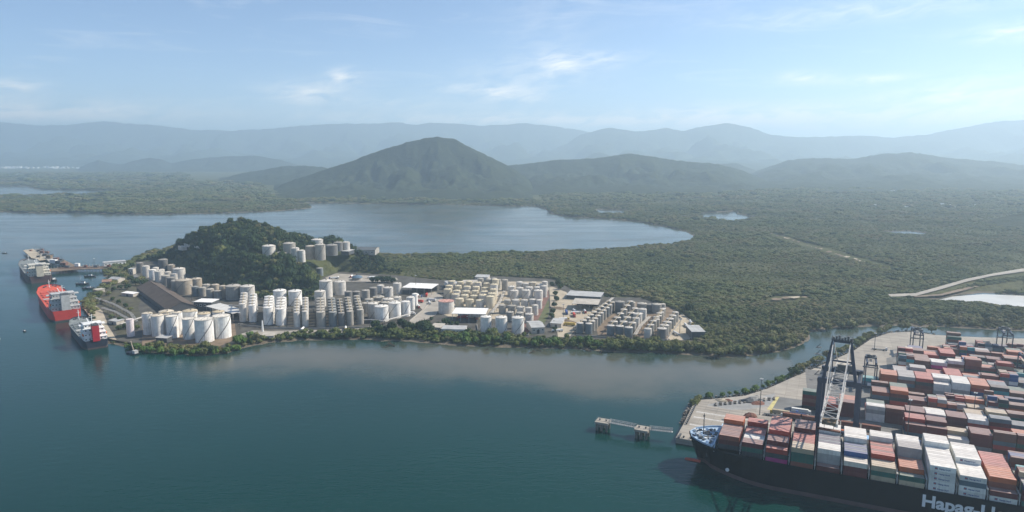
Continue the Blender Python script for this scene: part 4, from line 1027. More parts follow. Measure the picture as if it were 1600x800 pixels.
for (x, y, r) in [(470, 466, 7), (478, 463, 7), (486, 461, 6), (492, 456, 6), (482, 470, 5), (454, 470, 5), (428, 470, 5), (416, 468, 6), (408, 466, 5), (490, 470, 4)]:
    tree(*P(x, y, 2.5)[:2], r, r * 1.6, 'dark', 'dark tree at the hill foot behind the wide domed tanks', 'trees behind the domed tanks', 'tree', z=2.4)
for (x, y, r) in [(590, 441, 7), (598, 441, 7), (606, 441, 7), (582, 441, 6), (614, 442, 6)]:
    tree(*P(x, y, 2.5)[:2], r, r * 1.5, 'dark', 'dark round tree in the row beside the concrete lot', 'tree row at the concrete lot', 'tree', z=2.4)
for (x, y, r) in [(868, 462, 5), (869, 470, 5), (866, 480, 5), (864, 490, 5), (862, 497, 5), (866, 508, 4), (866, 518, 4), (875, 452, 6), (872, 446, 6), (862, 447, 5)]:
    tree(*P(x, y, 2.5)[:2], r, r * 1.5, 'dark', 'tree in the line between the red bund and the sandy lot', 'tree line at the sandy lot', 'tree', z=2.4)
for (x, y, r) in [(686, 512, 5), (696, 508, 6), (704, 510, 5), (714, 509, 4), (668, 512, 6), (732, 522, 5), (740, 526, 5), (674, 500, 3), (662, 508, 4), (655, 512, 5)]:
    tree(*P(x, y, 2.5)[:2], r, r * 1.5, 'dark', 'dark tree beside the low white office', 'trees at the white office', 'tree', z=2.4)

def scatter(name, pts, scl, var, keys, label):
    """one mass of foliage: points on the land, a crown instanced on each by geometry nodes"""
    me = bpy.data.meshes.new(name)
    me.vertices.add(len(pts)); me.vertices.foreach_set('co', pts.astype(np.float32).reshape(-1))
    a = me.attributes.new('size', 'FLOAT_VECTOR', 'POINT'); a.data.foreach_set('vector', scl.astype(np.float32).reshape(-1))
    a = me.attributes.new('turn', 'FLOAT', 'POINT'); a.data.foreach_set('value', np.random.RandomState(4).rand(len(pts)).astype(np.float32) * 6.28)
    a = me.attributes.new('sort', 'INT', 'POINT'); a.data.foreach_set('value', var.astype(np.int32))
    o = obj(name, me)
    ng = bpy.data.node_groups.new(name, 'GeometryNodeTree')
    ng.interface.new_socket('Geometry', in_out='INPUT', socket_type='NodeSocketGeometry')
    ng.interface.new_socket('Geometry', in_out='OUTPUT', socket_type='NodeSocketGeometry')
    N, L = nodes_of(ng)
    gi, go = N('NodeGroupInput'), N('NodeGroupOutput')
    join = N('GeometryNodeJoinGeometry')
    def attr(nm, ty):
        n = N('GeometryNodeInputNamedAttribute', data_type=ty); n.inputs['Name'].default_value = nm
        return n.outputs['Attribute']
    size, turn, sort = attr('size', 'FLOAT_VECTOR'), attr('turn', 'FLOAT'), attr('sort', 'INT')
    rot = N('ShaderNodeCombineXYZ'); L(turn, rot.inputs[2])
    for k, key in enumerate(keys):
        cmp_ = N('FunctionNodeCompare', data_type='INT', operation='EQUAL')
        ins = [s for s in cmp_.inputs if s.type == 'INT']
        L(sort, ins[0]); ins[1].default_value = k
        oi = N('GeometryNodeObjectInfo', transform_space='ORIGINAL'); oi.inputs['Object'].default_value = SOURCE[key]; oi.inputs['As Instance'].default_value = True
        iop = N('GeometryNodeInstanceOnPoints')
        L(gi.outputs[0], iop.inputs['Points']); L(cmp_.outputs[0], iop.inputs['Selection']); L(oi.outputs['Geometry'], iop.inputs['Instance'])
        L(rot.outputs[0], iop.inputs['Rotation']); L(size, iop.inputs['Scale'])
        L(iop.outputs[0], join.inputs[0])
    L(join.outputs[0], go.inputs[0])
    md = o.modifiers.new('foliage', 'NODES'); md.node_group = ng
    kind(o, 'stuff', label)
    return o

def forest():
    R = np.random.RandomState(5)
    pts, scl, var = [], [], []
    nl, nd, nb = 4, 4, 3
    keys = [('leaf', k) for k in range(nl)] + [('dark', k) for k in range(nd)] + [('bright', k) for k in range(nb)]
    for key in keys:
        if key not in SOURCE:
            for o in list(C.objects):
                if o.name.startswith('crown') and o.data == CROWN[key[0]][key[1]]: SOURCE[key] = o; break
    keys = [k for k in keys if k in SOURCE]
    roads = [poly(q, 4) for q in ([(1386, 458.5), (1430, 457), (1470, 446), (1510, 434.5), (1550, 426.5), (1600, 418), (1900, 375), (1900, 390), (1600, 428), (1550, 436), (1510, 446), (1470, 458), (1432, 465), (1390, 465)],
        [(1420, 463), (1470, 461), (1500, 453), (1540, 444), (1600, 436), (1600, 452), (1540, 454), (1505, 458), (1470, 467), (1425, 467)],
        [(1200, 363), (1212, 364), (1400, 416), (1395, 421), (1300, 399), (1200, 368)],
        [(1195, 466), (1205, 461), (1260, 460), (1262, 470), (1200, 472)])]
    grass = poly([(508, 433), (500, 424), (520, 418), (560, 412), (600, 411), (616, 420), (612, 433)], 12)
    bench = poly([(404, 409), (412, 402), (470, 401), (500, 396), (545, 390), (550, 398), (510, 410), (470, 414), (430, 410)], 33)
    def inhill(px, zc): return None
    for (y0, y1, cell, r0, r1) in [(566, 470, 5.6, 3.2, 5.2), (470, 405, 5.6, 3.2, 5.0), (405, 350, 7.0, 3.9, 6.0), (350, 318, 11, 6.2, 9.4), (318, 292, 20, 11, 17), (292, 272, 34, 17, 28)]:
        t0, t1 = T(y0), T(y1)
        Y0, Y1 = (t0 - H * sp) / cp, (t1 - H * sp) / cp
        nx = int(2 * t1 * 0.80 / cell); ny = max(1, int((Y1 - Y0) / cell))
        gx, gy = np.meshgrid(np.arange(nx), np.arange(ny))
        X = (gx.ravel() + R.rand(nx * ny)) * cell - t1 * 0.80
        Y = Y0 + (gy.ravel() + R.rand(nx * ny)) * cell
        keep = np.abs(X) < (Y * cp + H * sp) * 0.79
        X, Y = X[keep], Y[keep]
        d = land_sd(X, Y)
        k = d > 2.5
        zq = Y * cp + H * sp; pq = 800 + F * X / zq
        foot = np.interp(pq, [-400, 280, 300, 400, 430, 840, 870, 1150, 1200, 1600, 2200], [9e3, 9e3, 4700, 4600, 3000, 3000, 3500, 3500, 3900, 3700, 3700]); k &= zq < foot + 250 * (fbm(X / 150, Y / 150, 61, 2) - .5)
        if y0 > 380: k &= sdist(X, Y, term_w) < -2.0
        for q in roads: k &= ~inside(X, Y, q)
        X, Y, d = X[k], Y[k], d[k]
        Z = land_h(X, Y, d)
        hh = hill_h(X, Y)
        k = np.ones(len(X), bool)
        if y0 > 390:
            k &= ~(inside(X, Y, bench) & (hh > 20))
            for (tx, ty, tr, tz) in TANK_SPOTS:
                if tz > 5: k &= (X - tx) ** 2 + (Y - ty) ** 2 > (tr + 6) ** 2
            # open grassy slope right of the hill
            zc = Y * cp + (H - 20) * sp; px = 800 + F * X / zc
            g = (px > 505) & (px < 618) & (zc < 1092) & (hh > 0.5)
            k &= ~(g & (R.rand(len(X)) < np.where(px > 556, .985, .5)))
        X, Y, Z, hh, d = X[k], Y[k], Z[k], hh[k], d[k]
        big = fbm(X / 60, Y / 60, 31, 3)
        r = (r0 + (r1 - r0) * R.rand(len(X)) ** 2.0) * (0.62 + 0.95 * (big - .25))
        marsh = fbm(X / 170, Y / 110, 47, 4)
        thin = (marsh > .60) & (d > 30) & (hh < 1) & (R.rand(len(X)) < .75)
        r = np.where(marsh > .56, r * .72, r); r = np.where((marsh < .40) & (R.rand(len(X)) < .3), r * 1.5, r)
        r = np.where(thin, r * .45, r)
        tall = np.where((R.rand(len(X)) < .07), 1.7, 1.0)
        hill = hh > 3
        r = np.where(hill & (R.rand(len(X)) < .25), r * 1.55, r)
        h = r * np.where(hill, 1.45, 1.0) * (0.75 + .65 * R.rand(len(X))) * tall
        h = np.minimum(h, r * 1.9); zc = Y * cp + (H - 20) * sp; px = 800 + F * X / zc; h = np.where(hill & (px > 500) & (zc < 1092) & (y0 > 390), h * .6, h)
        flat = ~hill & (Y > 860); r = np.where(flat, r * 1.16, r); h = np.where(flat, r * (.62 + .28 * R.rand(len(X))), h)
        if y0 < 330: h *= .8
        pts.append(np.stack([X, Y, Z - .3], -1)); scl.append(np.stack([r, r, h * .8], -1))
        v = R.randint(0, nl, len(X)); v = np.where(hill & (R.rand(len(X)) < .85), nl + R.randint(0, nd, len(X)), v)
        v = np.where(~hill & (R.rand(len(X)) < .12), nl + R.randint(0, nd, len(X)), v)
        var.append(v)
    pts, scl, var = map(np.concatenate, (pts, scl, var))
    print('forest', len(pts))
    scatter('mangrove_forest', pts, scl, np.minimum(var, len(keys) - 1), keys, 'dense green mangrove forest covering the plain and the terminal hill')
forest()
print('trees', N_TREES)
def grass_slope():
    zs = []
    pts = [(560, 431), (566, 424), (580, 415), (598, 412), (612, 420), (616, 432)]
    return pts

# ------------------------------------------------------------------ ships
M_SHIPGREY = mat('pale grey ship paint', (0.46, 0.46, 0.45), .6, streak=.2)
def hull_mesh(name, L, B, D, sheer, mats, entry=.22, flare=.35, transom=.8, boot=1.6, bulwark=1.1, n=30, foc=0.0, foc_h=0.0):
    """local frame: x aft from the stem, y to the far side, z above the water. mats: hull, boot topping, deck"""
    mb = MB(); rows = []
    xs = [L * (i / n) ** 1.25 for i in range(n + 1)]
    for x in xs:
        q = min(1, x / (L * entry)); wd = B / 2 * math.sqrt(max(0, 1 - (1 - q) ** 2.2))
        q2 = min(1, max(0, (x - L * .025) / (L * entry * 1.25))); ww = B / 2 * (1 - (1 - q2) ** 2) if q2 > 0 else 0.0
        if x > L * .86:
            k = (x - L * .86) / (L * .14); wd *= 1 - (1 - transom) * k * k; ww *= 1 - (1 - transom) * 1.6 * k * k
        zd = D + sheer * max(0, 1 - x / (L * .3)) ** 2 + (foc_h if x < foc else 0)
        wm = ww + (wd - ww) * flare
        st = L * .012 * (1 - min(1, x / (L * .05)))
        rows.append([(x + st * 2, ww, -2.5), (x + st * 1.6, ww, boot), (x + st * .8, wm, D * .62), (x, wd, zd), (x, wd, zd + bulwark)])
    for s in (1, -1):
        for a, b in zip(rows, rows[1:]):
            for k in range(4):
                q = [(a[k][0], s * a[k][1], a[k][2]), (b[k][0], s * b[k][1], b[k][2]), (b[k + 1][0], s * b[k + 1][1], b[k + 1][2]), (a[k + 1][0], s * a[k + 1][1], a[k + 1][2])]
                mb.add(q, [(0, 1, 2, 3) if s < 0 else (3, 2, 1, 0)], 1 if k == 0 else 0)
    e = rows[-1]
    for k in range(4):
        mb.add([(e[k][0], -e[k][1], e[k][2]), (e[k][0], e[k][1], e[k][2]), (e[k + 1][0], e[k + 1][1], e[k + 1][2]), (e[k + 1][0], -e[k + 1][1], e[k + 1][2])], [(0, 1, 2, 3)], 1 if k == 0 else 0)
    hull = mb.mesh(name, mats[:2])
    dk = MB()
    for a, b in zip(rows, rows[1:]):
        dk.add([(a[3][0], -a[3][1] + .05, a[3][2]), (b[3][0], -b[3][1] + .05, b[3][2]), (b[3][0], b[3][1] - .05, b[3][2]), (a[3][0], a[3][1] - .05, a[3][2])], [(0, 1, 2, 3)])
    return hull, dk.mesh(name + '_deck', mats[2])

def tanker(label, bow, stern, zb, B, D, hullm, deckm, housem, funnelm, house_len=.15, foc=.1, height=15, sheer=3.0, mid_pipe=M_STEEL, stripe=False):
    a, b = P(*bow, zb), P(*stern, zb); a.z = b.z = 0
    d = b - a; L = d.length; rz = math.atan2(d.y, d.x)
    root = thing('tanker_ship', label, 'ship', 'tankers moored at the terminal', a, rz)
    hu, dk = hull_mesh('tanker_hull', L, B, D, sheer, [hullm, M_BOOT, deckm], foc=L * foc, foc_h=2.2, transom=.82)
    obj('hull', hu, root); obj('deck', dk, root)
    hl = L * house_len; hx = L * (.97 - house_len)
    sup = obj('superstructure', None, root, (hx, 0, D))
    w = B * .86
    lev = [(0, hl, w), (.25, hl * .9, w * .96), (.5, hl * .72, w * .9), (.72, hl * .55, w * .8)]
    for i, (q, l, ww) in enumerate(lev):
        z0 = q * height; z1 = (lev[i + 1][0] if i < 3 else 1.0) * height
        mb = MB(); mb.box(l / 2, 0, z0, l, ww, z1 - z0 - .02); mb.box(l / 2, 0, z1 - .35, l + 1.0, ww + 1.0, .25)
        obj('deckhouse', mb.mesh('deckhouse', housem), sup)
        for side in (1, -1):
            n = max(3, int(ww / 3.2))
            mb = MB()
            for k in range(n): mb.box(0, -ww / 2 + ww * (k + .5) / n, z0 + (z1 - z0) * .42, .12, 1.3, 1.1)
            if side == 1: obj('window_row', mb.mesh('window_row', M_GLASS), sup, (l + .02, 0, 0))
            else: obj('window_row', mb.mesh('window_row', M_GLASS), sup, (-.02, 0, 0))
    mb = MB(); mb.box(hl * .25, 0, height * .86, hl * .3, B * .99, .9); obj('bridge_wing', mb.mesh('bridge_wing', housem), sup)
    mb = MB(); mb.tube((hl * .3, 0, height), (hl * .3, 0, height + 9), .35); mb.beam((hl * .3, -3, height + 6), (hl * .3, 3, height + 6), .3); mb.beam((hl * .3, -1.5, height + 8), (hl * .3, 1.5, height + 8), .3)
    obj('radar_mast', mb.mesh('radar_mast', M_WHITE), sup)
    mb = MB(); mb.box(hl * .98, 0, D, hl * .42, B * .26, height * 1.02); obj('funnel', mb.mesh('funnel', funnelm), root, (hx, 0, 0))
    mb = MB(); mb.box(hl * .98, 0, D + height * 1.02, hl * .4, B * .24, 1.2); mb.cyl(hl * .93, 1, D + height, D + height + 2.6, .5, n=8); mb.cyl(hl * 1.02, -1, D + height, D + height + 2.2, .4, n=8)
    obj('funnel_cap', mb.mesh('funnel_cap', M_STEEL), root, (hx, 0, 0))
    for s in (-1, 1):
        mb = MB(); mb.cyl(0, 0, 0, 1.3, .9, 1.3, n=10); mb.cyl(0, 0, 1.3, 2.5, 1.3, .6, n=10)
        obj('lifeboat', mb.mesh('lifeboat', M_ORANGE), root, (hx + hl * .75, s * B * .42, D + height * .32), 0, (3.0, 1.05, 1.0))
    # deck gear: pipes, manifold, cranes, foremast, winches
    for k in range(5):
        mb = MB(); y = (k - 2) * B * .06; mb.tube((L * .16, y, D + 1.6), (hx - 2, y, D + 1.6), .35); obj('deck_pipe', mb.mesh('deck_pipe', mid_pipe if k % 2 else M_GREYROOF), root)
    mb = MB()
    for k in range(5): mb.tube((L * .5 + k * 1.6, -B * .44, D + 1.9), (L * .5 + k * 1.6, B * .44, D + 1.9), .3)
    obj('manifold', mb.mesh('manifold', M_GREYROOF), root)
    for k in range(6):
        for s in (-1, 1):
            mb = MB(); mb.box(L * (.2 + .09 * k), s * B * .27, D, L * .045, B * .2, 1.5); obj('tank_hatch', mb.mesh('tank_hatch', deckm), root)
    mb = MB(); mb.cyl(L * .47, B * .12, D, D + 8, .7, n=10); mb.beam((L * .47, B * .12, D + 8), (L * .38, B * .1, D + 10.5), .7); mb.box(L * .475, B * .12, D + 7, 2.2, 1.8, 1.8)
    obj('deck_crane', mb.mesh('deck_crane', M_WHITE), root)
    mb = MB(); mb.tube((L * .055, 0, D + 4), (L * .055, 0, D + 14), .4); mb.beam((L * .055, -1.8, D + 11), (L * .055, 1.8, D + 11), .3); mb.tube((L * .09, 0, D + 3), (L * .055, 0, D + 11), .2)
    obj('foremast', mb.mesh('foremast', M_WHITE), root)
    for x, y in ((.04, -.12), (.04, .12), (.075, -.2), (.075, .2), (.985, -.2), (.985, .2)):
        mb = MB(); mb.cyl(0, 0, 0, 1.4, .9, n=10); mb.box(0, 1.3, 0, 1.2, 1.2, 1.2); obj('winch', mb.mesh('winch', M_STEEL), root, (L * x, B * y, D + (2.2 + sheer * .7 if x < .1 else 0)))
    return root, L
tanker('large bright red tanker with a pale grey accommodation block, moored at the sandy berth', (76, 451), (104, 486), 12, 34, 12, M_REDHULL, M_REDDECK, M_SHIPGREY, M_SHIPGREY, height=19)
tanker('small dark blue hulled tanker with a crimson funnel, moored nearest the white tanks', (122, 501), (151, 533), 8, 24, 8, M_DKHULL, M_GREYDECK, M_WHITE, M_FUNNEL, height=16, house_len=.2, sheer=2)
tanker('brown hulled tanker with a cream accommodation block, moored at the far jetty', (44, 409), (63, 432), 10, 34, 10, M_BRHULL, M_GREYDECK, mat('cream ship paint', (0.55, 0.53, 0.46), .6), mat('cream funnel paint', (0.55, 0.5, 0.4), .6), height=16, house_len=.2)

# far jetty
def far_jetty():
    root = thing('jetty', 'long concrete jetty with a beige berth platform behind the brown hulled tanker', 'jetty', None, P(100, 420, 0))
    o = root.location
    def deck(nm, pts, z, m, th=1.0, parent=root):
        w = [P(x, y, z) - o for x, y in pts]; mb = MB()
        a = sum(w[i].x * w[(i + 1) % len(w)].y - w[(i + 1) % len(w)].x * w[i].y for i in range(len(w)))
        if a < 0: w = w[::-1]
        mb.prism([(p.x, p.y) for p in w], z - th, z); return obj(nm, mb.mesh('jetty_' + nm, m), parent)
    deck('platform', [(36, 391), (52, 388.5), (72, 405), (54, 407.5)], 6, M_SAND)
    deck('platform', [(54, 388.6), (62, 389), (94, 409), (78, 410)], 6.4, M_CONC)
    deck('trestle', [(64, 421), (120, 416), (190, 416), (198, 419), (125, 420.5), (70, 425)], 5.5, M_DIRT)
    deck('trestle', [(84, 408), (98, 405), (122, 416), (112, 419)], 5.2, M_DIRT)
    pil = MB()
    for x in range(70, 196, 5):
        for y in (417.5, 422.5 if x < 120 else 419):
            p = P(x, y, 0) - o; mb = MB(); mb.cyl(0, 0, -2, 5, .6, n=7); obj('pile', bpy.data.meshes.get('jetty_pile') or mb.mesh('jetty_pile', M_CONC), root, p)
    for x, y in ((40, 393), (46, 397), (52, 401), (58, 405), (60, 393), (68, 398), (76, 403)):
        p = P(x, y, 0) - o; mb = MB(); mb.cyl(0, 0, -2, 5, .9, n=7); obj('pile', bpy.data.meshes.get('jetty_pile_thick') or mb.mesh('jetty_pile_thick', M_CONC), root, p)
    for x, y, w, h, m in ((61, 393, 6, 4, M_STEEL), (66, 396, 7, 5, M_REDDIRT), (71, 400, 8, 4, M_STEEL), (77, 404, 9, 6, M_DIRT), (84, 411, 10, 6, M_WHITE), (92, 412, 9, 5, M_STEEL), (100, 414, 10, 4, M_REDDIRT), (121, 416, 7, 5, M_WHITE), (66, 391, 5, 3, M_REDDIRT), (74, 396, 6, 4, M_REDDIRT), (80, 401, 7, 4, M_STEEL), (88, 407, 8, 5, M_REDDIRT), (96, 408, 7, 4, M_STEEL), (106, 418, 6, 3, M_STEEL), (134, 417.5, 5, 3, M_RUST), (150, 417.5, 6, 3, M_STEEL), (170, 417, 5, 3, M_RUST), (48, 392, 4, 2, M_RUST), (60, 402, 5, 3, M_STEEL)):
        p = P(x, y, 6) - o; mb = MB(); mb.box(0, 0, 0, w, w * .7, h); mb.box(0, 0, h, w + .6, w * .7 + .6, .3); obj('hut', mb.mesh('jetty_hut', m), root, p)
    for x, y in ((57, 391), (64, 395), (72, 399), (62, 404), (97, 411)):
        p = P(x, y, 6) - o; mb = MB(); mb.tube((0, 0, 0), (0, 0, 12), .35); mb.beam((0, 0, 11), (-5, -3, 14), .35); mb.beam((0, 0, 6), (-4, 0, 9), .3); obj('loading_arm', mb.mesh('jetty_arm', M_STEEL), root, p)
    for k in range(3):
        mb = MB(); mb.tube(P(90, 418 + k, 6.2) - o, P(190, 416 + k * .5, 6.2) - o, .3); obj('pipe', mb.mesh('jetty_pipe', M_REDDIRT), root)
far_jetty()
def mast(label, x, y, top, z=2.5, group=None):
    p = P(x, y, z); t = T(y, z); h = (y - top) / F * t
    root = thing('light_mast', label, 'mast', group, p)
    mb = MB(); mb.cyl(0, 0, 0, h, .35, .18, n=7); obj('pole', mb.mesh('mast_pole', M_STEEL), root)
    for k in range(4):
        a = k * math.pi / 2; mb = MB(); mb.box(.9 * math.cos(a), .9 * math.sin(a), h - .2, .7, .7, .5); obj('floodlight', mb.mesh('mast_light', M_WHITE), root)
    mb = MB(); mb.cyl(0, 0, h - .4, h - .2, 1.3, n=10); obj('ring', mb.mesh('mast_ring', M_STEEL), root)
mast('thin mast on the far jetty trestle', 148, 418, 404)

def small_boat(name, label, cat, x, y, L, rz, hullm, wake=False):
    root = thing(name, label, cat, None, P(x, y, 0), rz)
    hu, dk = hull_mesh('boat_hull', L, L * .3, L * .12, L * .04, [hullm, M_BOOT, M_GREYDECK], entry=.5, boot=.15, bulwark=.25, n=14)
    obj('hull', hu, root); obj('deck', dk, root)
    mb = MB(); mb.box(L * .55, 0, L * .12, L * .3, L * .2, L * .14); obj('cabin', mb.mesh('boat_cabin', M_WHITE), root)
    mb = MB(); mb.box(L * .395, 0, L * .17, .06, L * .18, L * .05); obj('windscreen', mb.mesh('boat_glass', M_GLASS), root)
    mb = MB(); mb.box(L * .98, 0, L * .06, L * .07, L * .06, L * .1); obj('outboard_motor', mb.mesh('boat_motor', M_STEEL), root)
    mb = MB(); mb.box(L * .55, 0, L * .26, L * .34, L * .23, L * .015); obj('roof', mb.mesh('boat_roof', hullm), root)
    if wake:
        mb = MB(); mb.add([(L * 1.0, -L * .1, .06), (L * 3.6, -L * .55, .03), (L * 3.6, L * .55, .03), (L * 1.0, L * .1, .06)], [(0, 1, 2, 3)])
        for s in (-1, 1): mb.add([(L * .2, s * L * .16, .05), (L * 3.2, s * L * .95, .02), (L * 3.2, s * L * .75, .08), (L * .3, s * L * .12, .12)], [(0, 1, 2, 3)])
        o = obj('wake', mb.mesh('boat_wake', mat('wake foam', (0.16, .23, .24), .6, var=.3, scale=.6)), root)
small_boat('motorboat', 'white motorboat cut off by the left edge', 'boat', 0.5, 530.5, 9, math.radians(200), M_WHITE)
small_boat('motorboat', 'small dark motorboat running ahead of a faint wake on open water', 'boat', 36, 517, 7, math.radians(-35 + 180 - 180), M_DKHULL, wake=False)
small_boat('motorboat', 'tiny boat alone far out on the water above the far jetty', 'boat', 3, 396, 9, 0.2, M_DKHULL)
small_boat('workboat', 'small dark workboat moored beside the brown hulled tanker', 'boat', 80, 437, 20, math.radians(-40), M_DKHULL)
small_boat('workboat', 'small workboat moored in the cove, nearest the far pier', 'boat', 131, 433, 17, math.radians(15), M_DKHULL)
small_boat('workboat', 'small workboat moored in the cove beside the red tanker bow', 'boat', 118, 445, 19, math.radians(10), M_DKHULL)
small_boat('workboat', 'small blue workboat lying against the cove shore', 'boat', 128, 452, 16, math.radians(25), M_BLUE)
def crane_barge():
    root = thing('crane_barge', 'small dark barge with a raised pale jib below the white tanks', 'boat', None, P(208, 553, 0), math.radians(-30))
    mb = MB(); mb.hexa([(-7, -2.8, -.6), (6, -2.8, -.6), (6, 2.8, -.6), (-7, 2.8, -.6)], [(-8, -3, 1.4), (7, -3, 1.4), (7, 3, 1.4), (-8, 3, 1.4)]); obj('hull', mb.mesh('barge_hull', M_DKHULL), root)
    mb = MB(); mb.box(4, 0, 1.4, 4, 4, 2.6); mb.box(4, 0, 4, 4.4, 4.4, .25); obj('cabin', mb.mesh('barge_cabin', M_GREYROOF), root)
    mb = MB(); mb.beam((2, 0, 2), (-9, 4, 11), .7); mb.beam((2, 0, 2), (1, 0, 7), .4); mb.tube((1, 0, 7), (-9, 4, 11), .12); obj('jib', mb.mesh('barge_jib', M_SAND), root)
crane_barge()
small_boat('motorboat', 'small white boat lying close under the shore near the pale jib barge', 'boat', 203, 545, 8, math.radians(10), M_WHITE)

# mooring dolphins and catwalk off the quay
def dolphin(label, x, y):
    root = thing('mooring_dolphin', label, 'dolphin', 'mooring dolphins off the quay', P(x, y, 0) , -TH)
    mb = MB(); mb.box(0, 0, 5.2, 10, 9, 1.6); obj('cap', mb.mesh('dolphin_cap', M_CONC2), root)
    for sx in (-1, 0, 1):
        for sy in (-1, 1):
            mb = MB(); mb.cyl(0, 0, -3, 5.2, .9, n=9); obj('pile', bpy.data.meshes.get('dolphin_pile') or mb.mesh('dolphin_pile', M_ROCK), root, (sx * 3.7, sy * 3.2, 0))
    for sx in (-1, 1):
        mb = MB(); mb.cyl(sx * 2.4, 0, 6.8, 7.7, .5, n=8); mb.box(sx * 2.4, 0, 7.7, 1.4, .6, .3); obj('bollard', mb.mesh('dolphin_bollard', M_STEEL), root)
    mb = MB()
    for q in ((-5, -4.4, 5, -4.4), (-5, 4.4, 5, 4.4), (-5, -4.4, -5, 4.4)): mb.beam((q[0], q[1], 7.8), (q[2], q[3], 7.8), .1)
    obj('railing', mb.mesh('dolphin_rail', M_STEEL), root)
    return root.location.copy()
D1 = dolphin('outer concrete mooring dolphin on dark piles, farthest from the quay', 942, 671)
D2 = dolphin('inner concrete mooring dolphin on dark piles, between the two catwalk spans', 1003.5, 683)
def catwalk(label, a, b):
    a, b = a + Vector((0, 0, 6.3)), b + Vector((0, 0, 6.3)); root = thing('catwalk', label, 'bridge', 'catwalks of the mooring dolphins', a); b = b - a; a = Vector((0, 0, 0))
    d = b.normalized(); a = d * 5; b = b - d * 5; sd = Vector((-d.y, d.x, 0)) * 1.1; up = Vector((0, 0, 2.3))
    mb = MB(); mb.beam(a, b, 1.9, .15); obj('deck', mb.mesh('catwalk_deck', M_GREYROOF), root)
    n = 12
    for s in (-1, 1):
        mb = MB(); mb.beam(a + sd * s, b + sd * s, .28); mb.beam(a + sd * s + up, b + sd * s + up, .28)
        for k in range(n):
            p, q = a.lerp(b, k / n) + sd * s, a.lerp(b, (k + 1) / n) + sd * s
            mb.beam(p, p + up, .2); mb.beam(p if k % 2 else p + up, q + up if k % 2 else q, .18)
        obj('truss', mb.mesh('catwalk_truss', M_GREYROOF), root)
catwalk('lattice catwalk between the two mooring dolphins', D1, D2)
catwalk('lattice catwalk from the inner mooring dolphin to the quay corner', D2, W(-11, 27, 0))

# ------------------------------------------------------------------ container ship, crane, containers
def container_ship():
    root = thing('container_ship', 'huge black container ship with light blue bow deck and white lettering', 'ship', None, W(0, 0, 0), -TH)
    hu, dk = hull_mesh('ship_hull', 300, 43, 16.2, 2.2, [M_HULL, M_BOOT, M_HULL], entry=.13, flare=.45, boot=2.6, bulwark=1.3, n=44)
    obj('hull', hu, root); obj('deck', dk, root)
    fd = MB()
    pr = [(0.6, 0), (3, -7.4), (7, -11.5), (12, -15), (17.5, -17.6), (17.5, 17.6), (12, 15), (7, 11.5), (3, 7.4)]
    fd.prism([(x, y) for x, y in pr][::-1], 18.45, 18.9); f = obj('forecastle_deck', fd.mesh('forecastle', M_BLUEDECK), root)
    bw = MB()
    for a, b in zip(pr[:5], pr[1:5]): bw.beam((a[0], a[1], 19.4), (b[0], b[1], 19.4), .35, 1.3)
    q = [(x, -y) for x, y in pr[:5]]
    for a, b in zip(q, q[1:]): bw.beam((a[0], a[1], 19.4), (b[0], b[1], 19.4), .35, 1.3)
    obj('bulwark', bw.mesh('bulwark', M_BLUEDECK), root)
    r = random.Random(3)
    for i in range(62):
        x = r.uniform(3.0, 16.8); w = min(16, 4.5 + (x - 2) * .85); y = r.uniform(-w, w) * .8
        mb = MB()
        if i % 3 == 0: mb.cyl(0, 0, 0, r.uniform(.8, 1.6), r.uniform(.5, 1.1), n=9)
        elif i % 3 == 1: mb.box(0, 0, 0, r.uniform(.8, 2.6), r.uniform(.8, 1.8), r.uniform(.6, 1.5), rz=r.uniform(0, 3))
        else: mb.tube((-1, 0, .7), (1.2, .6, .7), .5)
        obj('winch', mb.mesh('bow_winch', r.choice([M_STEEL, M_STEEL, M_BLUEDECK, M_BLUE, M_WHITE])), root, (x, y, 18.9))
    mb = MB(); mb.cyl(9, 1, 18.9, 33, .35, .2, n=8); mb.beam((9, -1.4, 29), (9, 3.4, 29), .25); mb.box(9, 1, 31, 1.2, 1.2, .6); obj('foremast', mb.mesh('bow_mast', M_STEEL), root)
    mb = MB(); mb.box(18.6, 0, 16.3, .5, 36, 5.2); obj('breakwater', mb.mesh('breakwater', M_BLUEDECK), root)
    bb = MB(); bb.tube((-1.5, 0, -.6), (8, 0, -.6), 1.7, n=12); bb.cyl(-1.5, 0, -1.6, .6, 1.2, .7, n=12); obj('bulbous_bow', bb.mesh('bulb', M_REDDECK), root)
    # hatch coamings and lashing bridges between the bays
    for k in range(20):
        x = 20.2 + 14.1 * k
        mb = MB(); w = 40 if k > 2 else 30 + 4 * k; mb.box(x + 6.6, 0, 16.25, 12.4, w - 1, .7); obj('hatch_cover', mb.mesh('hatch', M_STEEL), root)
        if k:
            mb = MB()
            for j in range(9): mb.box(x - .35, -w / 2 + w * j / 8, 16.2, .35, .35, 7.2)
            mb.box(x - .35, 0, 19.2, .9, w, .25); mb.box(x - .35, 0, 22.6, .9, w, .25)
            obj('lashing_bridge', mb.mesh('lashing', M_GREYROOF), root)
    t = obj('hull_lettering', text_mesh('Hapag-Lloyd', 9.6, M_LETTER, .30, .05), root, (130.8, -21.72, 7.6)); t.rotation_euler = (math.pi / 2, 0, 0)
    mb = MB(); mb.cyl(0, 0, 0, .3, 1.2, n=10); mb.cyl(0, 0, .3, .35, .8, n=10)
    th = obj('thruster_mark', mb.mesh('mark', M_LETTER), root, (27, -17.0, 5.6)); th.rotation_euler = (math.pi / 2, 0, 0.25)
    # anchor in its pocket
    mb = MB(); mb.beam((0, 0, 0), (0, 0, 2.6), .4); mb.beam((-1.1, 0, .5), (1.1, 0, .5), .5); obj('anchor', mb.mesh('anchor', M_STEEL), root, (13.5, -12.6, 9.5), .5)
container_ship()

